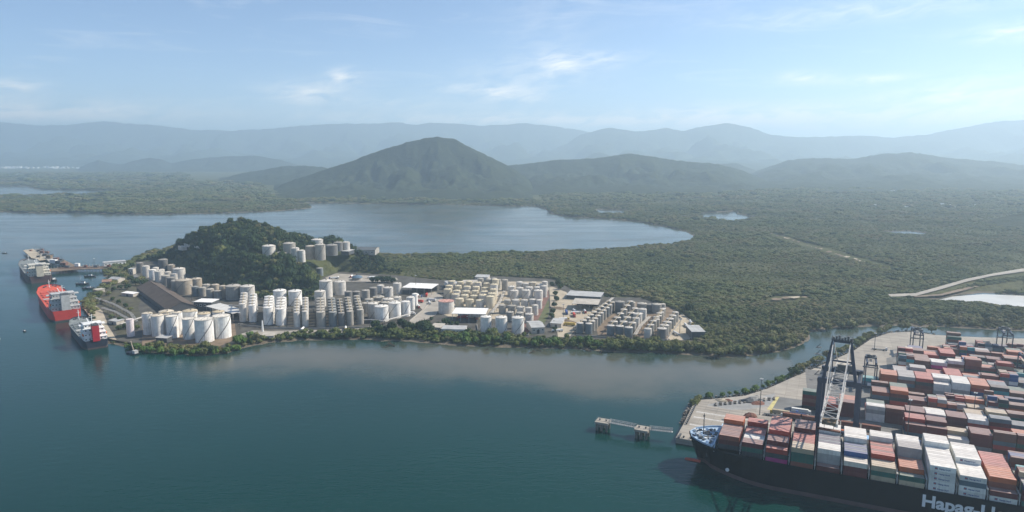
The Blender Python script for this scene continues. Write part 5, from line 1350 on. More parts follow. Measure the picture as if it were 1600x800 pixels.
KC = dict(maroon=(0.125, 0.026, 0.026), red=(0.38, 0.055, 0.035), orange=(0.46, 0.13, 0.05), rust=(0.20, 0.062, 0.04), blue=(0.03, 0.085, 0.24), navy=(0.018, 0.035, 0.10), white=(0.70, 0.70, 0.66),
          grey=(0.33, 0.335, 0.33), green=(0.02, 0.11, 0.085), teal=(0.05, 0.33, 0.36), brown=(0.16, 0.075, 0.055), beige=(0.46, 0.38, 0.26), magenta=(0.42, 0.03, 0.20), steel=(0.10, 0.16, 0.20), pale=(0.62, 0.58, 0.50), black=(0.04, 0.045, 0.05))
KN = dict(steel='slate blue', pale='pale cream', maroon='maroon', rust='rust red')
CH = 2.9
def container_meshes(Lc):
    out = []
    b = MB()
    b.box(0, 0, .14, Lc - .12, 2.30, CH - .26)
    for k in range(int(Lc / .9)):                         # pressed ribs of the side walls
        x = -Lc / 2 + .55 + k * (Lc - 1.1) / (int(Lc / .9) - 1)
        for s in (-1, 1): b.box(x, s * 1.165, .25, .38, .05, CH - .5)
    body = b.mesh('container_body', M_PAINT)
    f = MB()
    for sx in (-1, 1):
        for sy in (-1, 1): f.box(sx * (Lc / 2 - .08), sy * 1.14, 0, .16, .16, CH)
    for sy in (-1, 1):
        for z in (0, CH - .14): f.box(0, sy * 1.15, z + .005, Lc - .34, .13, .13)
    frame = f.mesh('container_frame', M_PAINT)
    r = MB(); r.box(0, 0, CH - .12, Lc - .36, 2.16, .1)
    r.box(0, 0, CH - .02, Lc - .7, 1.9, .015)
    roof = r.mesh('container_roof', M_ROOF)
    d = MB()
    for s in (-1, 1):
        d.box(0, s * .56, .16, .06, 1.08, CH - .34)
        for q in (.3, .8): d.tube((-.06, s * q, .12), (-.06, s * q, CH - .15), .03, n=5)
    door = d.mesh('container_door', M_PAINT)
    return body, frame, roof, door
CM = {12: container_meshes(12.19), 6: container_meshes(6.06)}
LOGO_TXT = text_mesh('Hapag-Lloyd', 1.05, M_BLUELETTER, .03)
lg = MB(); lg.box(0, 0, 0, 1.3, .04, 1.15); LOGO_MARK = lg.mesh('logo_mark', M_BLUELETTER)
lg = MB(); lg.box(-.28, 0, .25, .3, .05, .6); lg.box(.22, 0, .25, .3, .05, .6, rz=0); lg.box(0, 0, .5, .5, .05, .14); LOGO_BAR = lg.mesh('logo_bars', mat('orange logo', (0.65, 0.2, 0.03), .6))

CONT = []     # every container: s, n, z, length, colour name, tier, tiers in its stack, row open to the front, place words, logo
def add_stack(s, n, z, Lc, cols, open_from, place, logo=()):
    for k, c in enumerate(cols):
        CONT.append(dict(s=s, n=n, z=z + k * (CH + .01), L=Lc, c=c, k=k, top=len(cols), front=k >= open_from, place=place, logo=k in logo))
RC_ = random.Random(21)
MIX = ['maroon'] * 6 + ['red'] * 2 + ['rust'] * 3 + ['black'] * 3 + ['green'] * 2 + ['steel'] * 2 + ['blue'] * 3 + ['navy'] * 3 + ['white'] * 1 + ['grey'] * 3 + ['brown'] * 2 + ['green'] * 2 + ['brown'] * 4 + ['orange'] * 3 + ['red'] * 2 + ['beige'] * 2 + ['steel'] * 2 + ['pale'] + ['teal']
# --- on the ship: bays from the bow, rows from the near side; tiers and colours as seen
def bay_profile(b, r):
    R = RC_
    def pick(*c): return R.choice(c)
    if b == 0: n = 3 if r < 8 else 4; return ['black', 'maroon', 'maroon' if r % 3 else 'rust', 'orange'][:n]
    if b == 1: n = 3 if r < 11 else 4; return ['black', 'green', 'maroon' if r < 3 else ('white' if r < 6 else 'red' if r < 10 else 'maroon'), 'red'][:n]
    if b == 2:
        if r < 2: return ['magenta', 'black', 'red']
        if r < 6: return ['black', 'rust', 'maroon', 'maroon']
        return ['rust', 'red', 'red', 'red', 'orange' if r > 13 else 'red', 'red'][:5]
    if b == 3:
        if r < 4: return ['rust', 'green', 'green', 'beige']
        if r < 10: return ['black', 'maroon', 'maroon', 'red']
        return ['maroon', 'red', 'maroon', 'maroon', 'maroon', 'maroon'][:5]
    if b == 4:
        if r < 2: return ['maroon']
        if r < 6: return ['black', 'grey', 'grey', 'white']
        if r < 12: return ['black', 'steel', 'blue', 'steel' if r % 2 else 'navy']
        return ['grey', 'grey', 'grey', 'grey', 'white']
    if b == 5:
        if r < 3: return ['maroon', 'maroon', 'pale']
        if r < 9: return ['black', 'maroon', 'navy', 'blue' if r % 2 else 'steel']
        return ['grey', 'grey', 'grey', 'steel', 'white']
    if b == 6:
        if r < 4: return ['beige', 'green', 'beige']
        if r < 12: return ['black', 'maroon', 'maroon', 'red' if r % 3 else 'maroon']
        return ['red', 'rust', 'red', 'maroon', 'white']
    if b == 7:
        if r < 2: return [pick('beige', 'white'), pick('navy', 'green'), pick('white', 'steel')][:2]
        if r < 8: return ['black', 'navy', 'orange']
        return ['grey', 'red', 'grey', 'grey', 'grey' if r < 12 else 'white']
    if b == 8: return ['white'] * (5 if r < 11 else 6)
    if b == 9: return ['white', 'white', 'steel', 'white'] if r < 7 else ['white', 'white', 'grey', 'white', 'white']
    if b == 10:
        if r < 2: return ['white', 'maroon']
        return ['black', 'red', 'rust', 'orange'] if r < 8 else ['grey', 'red', 'rust', 'red']
    n = R.choice([2, 3, 4, 4, 5]); return [R.choice(MIX) for _ in range(n)]
for b in range(19):
    hb = {0: 6, 1: 7}.get(b, 8); rows = hb * 2
    prev = 0; x = 20.6 + 14.1 * b + 6.3
    if b > 10: fixed = [RC_.choice([3, 4, 5]) for _ in range(4)]
    for r in range(rows):
        cols = bay_profile(b, r)
        if b > 10: cols = (cols * 3)[:fixed[r // 4]]
        n = -rows * 1.28 + 1.28 + r * 2.56
        zb = 17.0 + (1.2 if b == 0 else 0)
        pl = ('bay', b, r)
        add_stack(x, n, zb, 12, cols, prev, pl, logo=(range(5) if (b == 8 and r == 0) else (0, 1, 3) if (b == 9 and r == 0) else (4,) if (b == 9 and r == 7) else (0,) if (b == 10 and r == 0) else ()))
        prev = len(cols)
# --- in the yard: blocks of rows, bays along s
BLOCKS = [('front block', 86, 8, 131, 330), ('second block', 114.5, 9, 108, 330), ('third block', 151, 8, 113, 330), ('fourth block', 192, 8, 121, 330), ('fifth block', 224, 8, 133, 330),
          ('sixth block', 260, 9, 139, 340), ('seventh block', 296, 7, 150, 340), ('eighth block', 328, 6, 170, 345), ('ninth block', 360, 7, 190, 350)]
YARD_SET = {  # colours seen at particular places: (block, bay) -> list of stacks by row
    (1, 0): [['white', 'white', 'grey', 'white']] * 3 + [['white', 'white', 'grey', 'green']] * 3 + [['grey', 'red']] * 3,
    (0, 0): [['beige', 'steel', 'maroon', 'maroon']] * 2 + [['beige', 'navy', 'maroon', 'maroon', 'red']] * 4 + [['maroon', 'rust', 'rust']] * 2,
    (0, 1): [['beige', 'rust', 'maroon', 'maroon']] * 2 + [['rust', 'maroon', 'maroon', 'maroon', 'maroon']] * 4 + [['maroon', 'rust', 'rust']] * 2,
    (0, 2): [['blue', 'white']] * 3 + [['blue', 'blue', 'beige']] * 3 + [['navy', 'navy']] * 2,
    (0, 3): [['grey', 'maroon', 'maroon', 'maroon']] * 5 + [['green', 'green', 'steel']] * 3,
    (1, 1): [['maroon', 'maroon', 'maroon', 'rust']] * 3 + [['maroon', 'rust', 'maroon']] * 3 + [['beige', 'beige']] * 3,
    (1, 2): [['maroon', 'maroon', 'maroon', 'maroon']] * 5 + [['red', 'pale']] * 4,
    (1, 3): [['green', 'green', 'green', 'white']] * 5 + [['brown', 'brown', 'pale']] * 4,
    (1, 4): [['rust', 'rust', 'maroon', 'maroon']] * 5 + [['grey', 'grey']] * 4,
    (1, 5): [['green', 'rust', 'red', 'white']] * 5 + [['orange', 'rust', 'red', 'beige']] * 4,
    (3, 0): [['orange', 'red', 'red', 'orange', 'orange']] * 6 + [['orange', 'red', 'orange', 'orange']] * 2,
    (3, 1): [['brown', 'brown', 'steel', 'brown', 'grey']] * 8,
    (3, 2): [['maroon', 'rust', 'maroon', 'black', 'red']] * 8,
    (3, 3): [['black', 'grey', 'white', 'white']] * 3 + [['grey', 'grey', 'white', 'white', 'white']] * 5,
    (3, 4): [['maroon', 'white', 'grey', 'white', 'white']] * 8,
    (3, 5): [['blue', 'blue', 'blue', 'red', 'orange']] * 8,
    (4, 0): [['maroon', 'navy', 'grey']] * 8, (4, 1): [['red', 'maroon', 'orange']] * 4 + [['navy', 'steel', 'navy', 'grey']] * 4, (4, 2): [['maroon', 'red', 'red']] * 8, (4, 3): [['red', 'red', 'red', 'red']] * 8,
    (5, 1): [['brown', 'black', 'brown', 'brown']] * 8, (5, 2): [['maroon', 'maroon', 'magenta', 'white']] * 4 + [['maroon', 'magenta', 'white']] * 4, (6, 2): [['rust', 'maroon', 'black', 'red']] * 4,
}
def yard():
    R = random.Random(77)
    for bi, (nm, n0, rows, s0, s1) in enumerate(BLOCKS):
        bays = int((s1 - s0) / 12.75)
        for b in range(bays):
            s = s0 + 12.75 * b + 6.2
            if (bi, b) in YARD_SET: spec = YARD_SET[(bi, b)]
            else:
                if R.random() < .015: continue
                base = R.choice([3, 4, 4, 5, 5]) - (1 if bi > 5 else 0); spec = []
                while len(spec) < rows:
                    c = [R.choice(MIX) for _ in range(max(1, base + R.choice([-2, -1, 0, 0, 0, 1])))]
                    spec += [c if R.random() < .5 else [R.choice(MIX) for _ in c[:-1]] + [c[-1]] for _ in range(R.choice([2, 3, 3, 4]))]
            prev = 0
            small = (bi, b) not in YARD_SET and R.random() < .22
            for r in range(rows):
                cols = spec[min(r, len(spec) - 1)]
                n = n0 + 1.22 + r * 2.6
                if small:
                    for h in (-1, 1):
                        c2 = [R.choice(MIX) for _ in cols][:max(1, len(cols) - R.choice([0, 0, 1]))]
                        add_stack(s + h * 3.06, n, QZ + .05, 6, c2, prev, ('yard', bi, b, r))
                else:
                    add_stack(s + R.uniform(-.12, .12), n, QZ + .05, 12, cols, prev, ('yard', bi, b, r))
                prev = len(cols)
yard()
for b_ in range(2):
    for r in range(7): add_stack(77 + 13 * b_ + 6, 114.5 + 1.22 + r * 2.6, QZ + .05, 12, [['black', 'maroon', 'red'], ['maroon', 'maroon', 'maroon', 'maroon' if r < 3 else 'orange']][b_], 0 if r == 0 else 4, ('apron2', b_, r))
for r in range(5): add_stack(108 + 6, 196 + r * 2.6, QZ + .05, 12, ['navy', 'steel', 'teal'] if r < 3 else ['navy', 'grey'], 0 if r == 0 else 3, ('apron2', 2, r))
# a few single stacks on the apron: tall maroon stack left of the crane
for r in range(3): add_stack(64 + 6, 121 + r * 2.6, QZ + .05, 12, ['black', 'maroon', 'brown', 'maroon', 'green'], 0 if r == 0 else 5, ('apron', r))

def px_of(p):
    q = p - Vector((0, 0, H)); zc = q.y * cp - q.z * sp; return 800 + F * q.x / zc, 400 - F * (q.y * sp + q.z * cp) / zc, zc
def place_containers():
    for c in CONT:
        p = W(c['s'], c['n'], c['z']); x, y, zc = px_of(p); m = F / zc
        a = 0
        if -15 < x < 1612 and y < 808:
            if c['k'] == c['top'] - 1: a += c['L'] * 2.44 * m * m * .42
            if c['front']: a += c['L'] * CH * m * m * .9
        c['a'] = a + (1e4 if c['logo'] else 0); c['p'] = p
    order = sorted(range(len(CONT)), key=lambda i: -CONT[i]['a'])
    solo = set(i for i in order[:298] if CONT[i]['a'] > 0)
    used = set()
    rest = {}
    TIER = ['bottom', 'second up', 'third up', 'fourth up', 'fifth up', 'sixth up']
    for i, c in enumerate(CONT):
        col = KC[c['c']]; k = random.Random(i).uniform(.82, 1.15); col = tuple(min(.8, v * k) for v in col)
        if i in solo:
            cn = KN.get(c['c'], c['c']); kd = 'short' if c['L'] == 6 else 'long'
            tier = 'top' if c['k'] == c['top'] - 1 else TIER[c['k']]
            pl = c['place']
            if pl[0] == 'bay': lab = f"{cn} container, {tier} of stack, {ORD[pl[1]]} bay from bow, {ORD[pl[2]]} row from sea side"; g = 'containers on the ship'
            elif pl[0] == 'yard':
                half = '' if c['L'] == 12 else (' left half' if (c['s'] - BLOCKS[pl[1]][3]) % 12.75 < 6.2 else ' right half')
                lab = f"{cn} container, {tier} of stack, {ORD[pl[2]]} from left,{half} row {ORD[pl[3]]}, {BLOCKS[pl[1]][0]}"; g = 'containers in the yard'
            elif pl[0] == 'apron2': lab = f"{cn} container, {tier} of {ORD[pl[2]]} row, {('left stack behind crane legs', 'right stack behind crane legs', 'low stack under leftmost yard crane')[pl[1]]}"; g = 'containers left of the crane'
            else: lab = f"{cn} container, {tier} of {ORD[pl[1]]} row in the stack left of the tall crane"; g = 'containers left of the crane'
            o = obj('shipping_container', CM[c['L']][0], None, c['p'], -TH, color=col); tag(o, lab, 'container', g)
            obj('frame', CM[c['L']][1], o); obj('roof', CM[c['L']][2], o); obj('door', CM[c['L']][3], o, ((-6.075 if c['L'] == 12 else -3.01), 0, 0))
            if c['logo']:
                t = obj('lettering', LOGO_TXT, o, (-1.9, -1.215, 1.0)); t.rotation_euler = (math.pi / 2, 0, 0)
                q = obj('logo', LOGO_MARK, o, (-3.2, -1.20, .85)); obj('logo_emblem', LOGO_BAR, q, (0, -.03, 0))
        else:
            rest.setdefault('x', []).append((c, col))
    # the rest, smaller or hidden in the stacks, as one mass with a paint colour per box
    mb = MB(); cols = []
    ca, sa = math.cos(-TH), math.sin(-TH)
    for c, col in rest['x']:
        L2, W2 = (6.05 if c['L'] == 12 else 3.0), 1.2
        for (l, w, z0, z1) in ((L2, W2, 0, CH - .1), (L2 - .1, W2 - .1, CH - .11, CH)):
            q = [(-l, -w), (l, -w), (l, w), (-l, w)]; q = [(c['p'].x + a * ca - b * sa, c['p'].y + a * sa + b * ca) for a, b in q]
            n0 = len(mb.f); mb.hexa([(a, b, c['p'].z + z0) for a, b in q], [(a, b, c['p'].z + z1) for a, b in q])
            top = tuple(v * .6 + d * .4 for v, d in zip(col, (0.62, 0.53, 0.49)))  # box tops paled the same way, sun glare painted in
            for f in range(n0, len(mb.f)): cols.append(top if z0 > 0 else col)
    me = mb.mesh('stacked_containers', M_STACK)
    at = me.attributes.new('paint', 'FLOAT_COLOR', 'FACE'); at.data.foreach_set('color', np.array([(*c, 1) for c in cols], np.float32).reshape(-1))
    kind(obj('stacked_containers', me), 'stuff', 'remaining coloured shipping containers packed in the yard and on the ship')
    print('containers', len(CONT), 'solo', len(solo))
place_containers()

# ------------------------------------------------------------------ cranes, masts, vehicles on the quay
def quay_crane():
    root = thing('quay_crane', 'tall ship to shore gantry crane, dark blue legs and pale lattice boom over the ship', 'crane', None, W(84.3, 0, QZ), -TH - .07)
    X, YW, YL, ZB = 11.3, 40.0, 68.0, 48.0
    for x in (-X, X):
        for y in (YW, YL):
            mb = MB(); mb.box(0, 0, 3.2, 2.9, 2.8, ZB - 1)
            leg = obj('leg', bpy.data.meshes.get('crane_leg') or mb.mesh('crane_leg', M_BLUE), root, (x, y, 0))
            mb = MB()
            for k in range(4): mb.cyl(-3 + 2 * k, 0, .05, 1.4, .65, n=8)
            mb.box(0, 0, 1.4, 8.2, 1.6, 1.6)
            obj('bogie', bpy.data.meshes.get('crane_bogie') or mb.mesh('crane_bogie', M_STEEL), leg)
    for y in (YW, YL):
        mb = MB(); mb.beam((-X, y, 5), (X, y, 5), 1.6, 1.8); obj('sill_beam', mb.mesh('crane_sill', M_BLUE), root)
        mb = MB(); mb.beam((-X - 1.5, y, ZB + 1.2), (X + 1.5, y, ZB + 1.2), 2.6, 3.4); obj('portal_beam', mb.mesh('crane_portal', M_BLUE), root)
    for x in (-X, X):
        mb = MB(); mb.beam((x, YW, 17), (x, YL, 17), 1.5, 1.8); mb.beam((x, YW, ZB), (x, YL, ZB), 1.4, 1.6); obj('side_beam', mb.mesh('crane_side', M_BLUE), root)
        mb = MB(); mb.beam((x, YW, 18), (x, YL, ZB - 2), .9); obj('brace', mb.mesh('crane_brace', M_BLUE), root)
    mb = MB()
    for x in (-1, 1):
        mb.beam((x * X * .85, YW, ZB + 2), (x * 5.2, YW + 1.5, 76), 1.9); mb.beam((x * 5.2, YW + 1.5, 76), (x * 6.5, YL, ZB + 2), 1.2)
        mb.beam((x * 7.4, YW + .8, 63), (x * 6, YW + 9, 63), .5)
    mb.beam((-5.6, YW + 1.5, 76), (5.6, YW + 1.5, 76), 1.5); mb.beam((-7.4, YW + .8, 63), (7.4, YW + .8, 63), .9)
    obj('apex_frame', mb.mesh('crane_apex', M_BLUE), root)
    mb = MB(); mb.box(0, YW + 1.5, 76.8, 13, 3, .3)
    for k in range(7): mb.box(-5 + 1.7 * k, YW + 1.5, 77, 1.2, 2.2, 1.6 + .7 * (k % 3))
    for q in ((-6, 0), (6, 0), (-6, 2.6), (6, 2.6)): mb.beam((q[0], YW + q[1], 77), (q[0], YW + q[1], 79.5), .2)
    obj('head_platform', mb.mesh('crane_head', M_STEEL), root)
    # twin girder lattice boom and the backreach
    for nm, y0, y1, n in (('boom', -37, YW - 1, 9), ('backreach', YW - 1, 84, 6)):
        mb = MB(); hx = 4.0
        for x in (-hx, hx):
            for z in (ZB + .3, ZB + 3.6): mb.beam((x, y0, z), (x, y1, z), .75 if z < ZB + 1 else .5)
            for k in range(n):
                a, b = y0 + (y1 - y0) * k / n, y0 + (y1 - y0) * (k + 1) / n
                mb.beam((x, a, ZB + .3), (x, (a + b) / 2, ZB + 3.6), .3); mb.beam((x, (a + b) / 2, ZB + 3.6), (x, b, ZB + .3), .3)
        for k in range(n + 1):
            y = y0 + (y1 - y0) * k / n
            mb.beam((-hx, y, ZB + 3.6), (hx, y, ZB + 3.6), .35)
            if k < n:
                b = y0 + (y1 - y0) * (k + 1) / n; mb.beam((-hx if k % 2 else hx, y, ZB + 3.6), (hx if k % 2 else -hx, b, ZB + 3.6), .3)
        obj(nm, mb.mesh('crane_' + nm, M_BOOM), root)
    for x in (-1, 1):
        for y in (12, -26):
            mb = MB(); mb.beam((x * 5.0, YW + 1.2, 76), (x * 4.0, y, ZB + 3.8), .55); obj('forestay', mb.mesh('crane_stay', M_BOOM), root)
        mb = MB(); mb.beam((x * 5.0, YW + 1.8, 76), (x * 4.0, 82, ZB + 3.8), .5); obj('backstay', mb.mesh('crane_backstay', M_BOOM), root)
    mb = MB(); mb.box(2.5, 63, ZB + 4.2, 10, 13, 4)
    h = obj('machinery_house', mb.mesh('crane_house', M_STEEL), root)
    mb = MB(); mb.box(2.5, 63, ZB + 8.2, 10.6, 13.6, .4)
    for k in range(3): mb.box(-1 + 3.4 * k, 63, ZB + 8.6, 1.6, 2, 1)
    obj('roof', mb.mesh('crane_house_roof', M_BEIGEROOF), h)
    mb = MB(); mb.box(0, -31, ZB - 1.6, 7.2, 6.5, 1.7); mb.box(1.8, -30, ZB, 2.6, 3, 1.8); mb.box(-1.5, -32, ZB, 2, 2.6, 1.4); t = obj('trolley', mb.mesh('crane_trolley', M_DIRT), root)
    mb = MB(); mb.box(3.2, -27, ZB - 4.4, 2.2, 2.6, 2.6); obj('operator_cab', mb.mesh('crane_cab', M_WHITE), t)
    mb = MB()
    for x, y in ((-2.4, -33), (2.4, -33), (-2.4, -29.5), (2.4, -29.5)): mb.beam((x, y, ZB - 5), (x, y, ZB - 1.5), .12)
    mb.box(0, -31.2, ZB - 5.8, 11.8, 2.2, .8); obj('spreader', mb.mesh('crane_spreader', M_RUST), root)
    # zig zag stair tower on one leg and walkways
    mb = MB()
    for k in range(9):
        z = 4 + k * 5; y0, y1 = (YW + 2, YW + 8) if k % 2 else (YW + 8, YW + 2); mb.beam((-X - 1.6, y0, z), (-X - 1.6, y1, z + 5), .9, .25)
    for k in range(5): mb.box(-X - 2.2, YW + 1, 52 + 4.6 * k, 3.2 + (k % 2), 2.4, .3); mb.beam((-X - 3.4, YW + 1, 52 + 4.6 * k), (-X - 1, YW + 1, 55 + 4.6 * k), .35)
    obj('stair_tower', mb.mesh('crane_stairs', M_STEEL), root)
    mb = MB()
    for y in (YW + 3, YL - 2): mb.box(0, y, ZB + 2.7, 22, 1.2, .15)
    for x in (-X - 1, X + 1): mb.box(x, (YW + YL) / 2, ZB + 1, 1.0, YL - YW, .15)
    obj('walkway', mb.mesh('crane_walkway', M_STEEL), root)
quay_crane()

def yard_crane_parts():
    g = {}
    mb = MB(); mb.beam((0, 0, 1.8), (0, 0, 21), .85, .8); g['leg'] = mb.mesh('rtg_leg', M_BLUE)
    mb = MB(); mb.box(0, 0, 1.2, 12, 1.3, 1.1)
    for x in (-4.6, -3, 3, 4.6): mb.tube((x, -.45, .75), (x, .45, .75), .74, n=10)
    g['wheel_beam'] = mb.mesh('rtg_wheels', M_STEEL)
    mb = MB(); mb.beam((0, -13, 21.8), (0, 13, 21.8), 1.3, 1.7); g['girder'] = mb.mesh('rtg_girder', M_BLUE)
    mb = MB(); mb.beam((-4.5, 0, 20), (4.5, 0, 20), .9, 1.0); g['end_beam'] = mb.mesh('rtg_end', M_BLUE)
    mb = MB(); mb.box(0, 0, 22.7, 8.5, 5, 1.2); mb.box(-2, 0, 23.9, 2.4, 3, 1.6); mb.box(2, 1, 23.9, 2, 2, 1.2); mb.cyl(0, -1, 23.9, 25.4, .8, n=8); g['trolley'] = mb.mesh('rtg_trolley', M_STEEL)
    mb = MB(); mb.box(0, 3.6, 18.6, 2.2, 2.2, 2.6); g['cab'] = mb.mesh('rtg_cab', M_WHITE)
    mb = MB(); mb.box(0, 0, 14, 12, 2.2, .7)
    for x in (-2, 2):
        for y in (-.8, .8): mb.beam((x, y, 14.7), (x, y, 22.7), .1)
    g['spreader'] = mb.mesh('rtg_spreader', M_STEEL)
    mb = MB(); mb.box(0, 0, 2.3, 4.5, 1.6, 2.4); g['power_unit'] = mb.mesh('rtg_power', M_WHITE)
    return g
RTG = yard_crane_parts()
def yard_crane(s, n, ty, label):
    root = thing('yard_crane', label, 'crane', 'gantry cranes in the yard', W(s, n, QZ), -TH)
    for y in (-12, 12):
        for x in (-4.2, 4.2): obj('leg', RTG['leg'], root, (x, y, 0))
        obj('wheel_beam', RTG['wheel_beam'], root, (0, y, 0)); obj('end_beam', RTG['end_beam'], root, (0, y, 0))
    for x in (-3.4, 3.4): obj('girder', RTG['girder'], root, (x, 0, 0))
    t = obj('trolley', RTG['trolley'], root, (0, ty, 0)); obj('cab', RTG['cab'], t); obj('spreader', RTG['spreader'], root, (0, ty, 0)); obj('power_unit', RTG['power_unit'], root, (0, -12, 0))
yard_crane(114, 207, 2, 'yard gantry crane just right of the tall quay crane over a teal container')
yard_crane(160, 337, -3, 'yard gantry crane standing at the left end of the rear blocks')
yard_crane(239, 371, 3, 'farthest yard gantry crane at the back of the yard')
yard_crane(237, 272, -2, 'yard gantry crane between the stacks at the right edge')
yard_crane(262, 306, 2, 'yard gantry crane at the right edge, behind another one')

mast('tall slender light mast on the empty quay', 1187, 648, 590, QZ, 'tall light masts')
mast('tall slender light mast in front of the maroon stacks', 1417, 690, 622, QZ, 'tall light masts')
for x, y, tp, lb in ((1295, 590, 560, 'light pole on the bank road left of the tall crane'), (1520, 660, 612, 'light pole between the yard stacks right of the maroon stacks'), (1366, 548, 520, 'light pole on the bank at the rear of the yard'),
                     (650, 455, 430, 'light pole beside the truck canopy'), (575, 500, 470, 'light pole beside the middle cluster'), (880, 500, 475, 'light pole on the sandy lot'), (1062, 520, 498, 'light pole beside the dark tank farm'),
                     (375, 515, 488, 'light pole near the white vent stack'), (300, 470, 445, 'light pole in front of the hill foot tanks')):
    mast(lb, x, y, tp, QZ if x > 1200 else 2.55, 'light poles')

def truck_meshes():
    w = MB(); w.tube((0, -.28, .5), (0, .28, .5), .5, n=10); wheel = w.mesh('truck_wheel', M_TYRE)
    c = MB(); c.box(0, 0, .7, 2.0, 2.3, 1.3); c.hexa([(-1, -1.15, 2.0), (1, -1.15, 2.0), (1, 1.15, 2.0), (-1, 1.15, 2.0)], [(-.7, -1.05, 3.0), (.95, -1.05, 3.0), (.95, 1.05, 3.0), (-.7, 1.05, 3.0)]); cab = c.mesh('truck_cab', M_PAINT)
    g = MB(); g.hexa([(-1.05, -1.0, 2.05), (-.99, -1.0, 2.05), (-.99, 1.0, 2.05), (-1.05, 1.0, 2.05)], [(-.80, -.9, 2.9), (-.74, -.9, 2.9), (-.74, .9, 2.9), (-.80, .9, 2.9)]); glass = g.mesh('truck_windscreen', M_GLASS)
    t = MB(); t.tube((1.6, 0, 2.1), (11.5, 0, 2.1), 1.15, n=14); t.box(6.5, 0, .75, 11, 1.0, .3); tank_ = t.mesh('truck_tank', M_WHITE)
    b = MB(); b.box(7, 0, .8, 12.2, 2.4, .35); bed = b.mesh('truck_bed', M_STEEL)
    x = MB(); x.box(6.9, 0, 1.15, 12, 2.4, 2.6); x.box(6.9, 0, 3.75, 11.8, 2.2, .05); box_ = x.mesh('truck_box', M_PAINT)
    return wheel, cab, glass, tank_, bed, box_
TK = truck_meshes()
def truck(p, rz, kind_, col, label, group, boxcol=None):
    root = thing('tank_truck' if kind_ == 'tank' else 'container_truck', label, 'truck', group, p, rz, color=col)
    c = obj('cab', TK[1], root); obj('windscreen', TK[2], c)
    if kind_ == 'tank': obj('tank', TK[3], root)
    else:
        obj('bed', TK[4], root)
        if kind_ == 'box': obj('container', TK[5], root, color=boxcol or col)
    for x in (0, 2.8, 9.6, 11):
        for y in (-.95, .95): obj('wheel', TK[0], root, (x, y, 0))
cols3 = [(0.7, 0.7, 0.68), (0.5, 0.06, 0.04), (0.05, 0.1, 0.3), (0.55, 0.4, 0.1), (0.6, 0.6, 0.6)]
cname3 = ['white', 'red', 'blue', 'yellow', 'grey']
spots = [(645, 466), (652, 465), (659, 464.5), (666, 464), (648, 472), (668, 470), (672, 476), (655, 482), (648, 492), (548, 434), (575, 435), (590, 434), (602, 435), (528, 436), (515, 436), (888, 500), (898, 496), (882, 508), (906, 490), (878, 518),
         (1078, 503), (1082, 508), (1074, 512), (540, 517), (470, 518.5), (715, 498), (730, 499), (745, 500), (900, 489), (915, 490), (925, 491), (886, 492), (1060, 525), (345, 505), (330, 502)]
where3 = ['truck canopy lot'] * 9 + ['concrete lot below the grass'] * 6 + ['sandy lot'] * 5 + ['dark shed right of the tank farm'] * 3 + ['shore road'] * 2 + ['canopy of the cream tanks'] * 3 + ['beige open shed'] * 4 + ['dark tank farm corner'] + ['slanting canopy'] * 2
from collections import Counter
seen_t = Counter()
for i, (x, y) in enumerate(spots):
    k = rnd.randrange(5); kk = rnd.choice(['tank', 'tank', 'box', 'flat']); seen_t[(where3[i])] += 1
    nm = {'tank': 'tank truck', 'box': 'box truck', 'flat': 'flatbed truck'}[kk]
    truck(P(x, y, 2.63), rnd.choice([0.2, 1.6, 1.8, 3.3, -.4, 2.8]), kk, cols3[k], f'{cname3[k]} cab {nm}, {ORD[seen_t[where3[i]] - 1]} at the {where3[i]}', 'trucks of the terminal')
for i, (x, y, k, kk, bc, lb) in enumerate([(1262, 655, 0, 'box', KC['navy'], 'truck with a dark blue container on the apron behind the red ship containers'), (1245, 648, 2, 'flat', None, 'blue cab flatbed truck beside the light mast on the quay'), (1265, 648, 0, 'box', KC['white'], 'truck with a white container beside the brown wagons'),
                                          (1205, 646, 3, 'box', KC['beige'], 'truck with a beige container on the quay near the yellow lane'), (1222, 652, 0, 'flat', None, 'white cab flatbed truck on the apron left of the brown wagons'), (1362, 690, 2, 'flat', None, 'blue cab flatbed truck between the crane legs'),
                                          (1345, 684, 1, 'box', KC['orange'], 'truck with an orange container beside the crane leg'), (1405, 692, 4, 'box', KC['navy'], 'truck with a dark blue container under the maroon stacks'), (1385, 548, 4, 'flat', None, 'small grey truck alone on the rear road of the yard')]):
    truck(P(x, y, QZ + .06), -TH + (0 if i % 2 else math.pi), kk, cols3[k], lb, 'trucks on the quay', bc)
# a rust brown train on the yard rails
WG = MB(); WG.box(0, 0, 1.2, 12.2, 2.9, 2.9); WG.box(0, 0, 4.1, 12.4, 3.0, .2)
for k in range(9): WG.box(-5.6 + 1.4 * k, 0, 1.25, .15, 3.06, 2.8)
WGm = WG.mesh('wagon_body', M_RUST)
WB = MB()
for x in (-4.6, -3, 3, 4.6): WB.tube((x, -.8, .5), (x, .8, .5), .48, n=10)
WB.box(0, 0, .8, 11, 1.2, .4); WBm = WB.mesh('wagon_bogie', M_STEEL)
for k in range(5):
    root = thing('freight_wagon', f'rust brown freight wagon, {ORD[k]} from the left of the train behind the crane', 'wagon', 'rust brown train', W(58 + 13.2 * k, 93.5, QZ + .05), -TH)
    obj('body', WGm, root); obj('bogie', WBm, root)
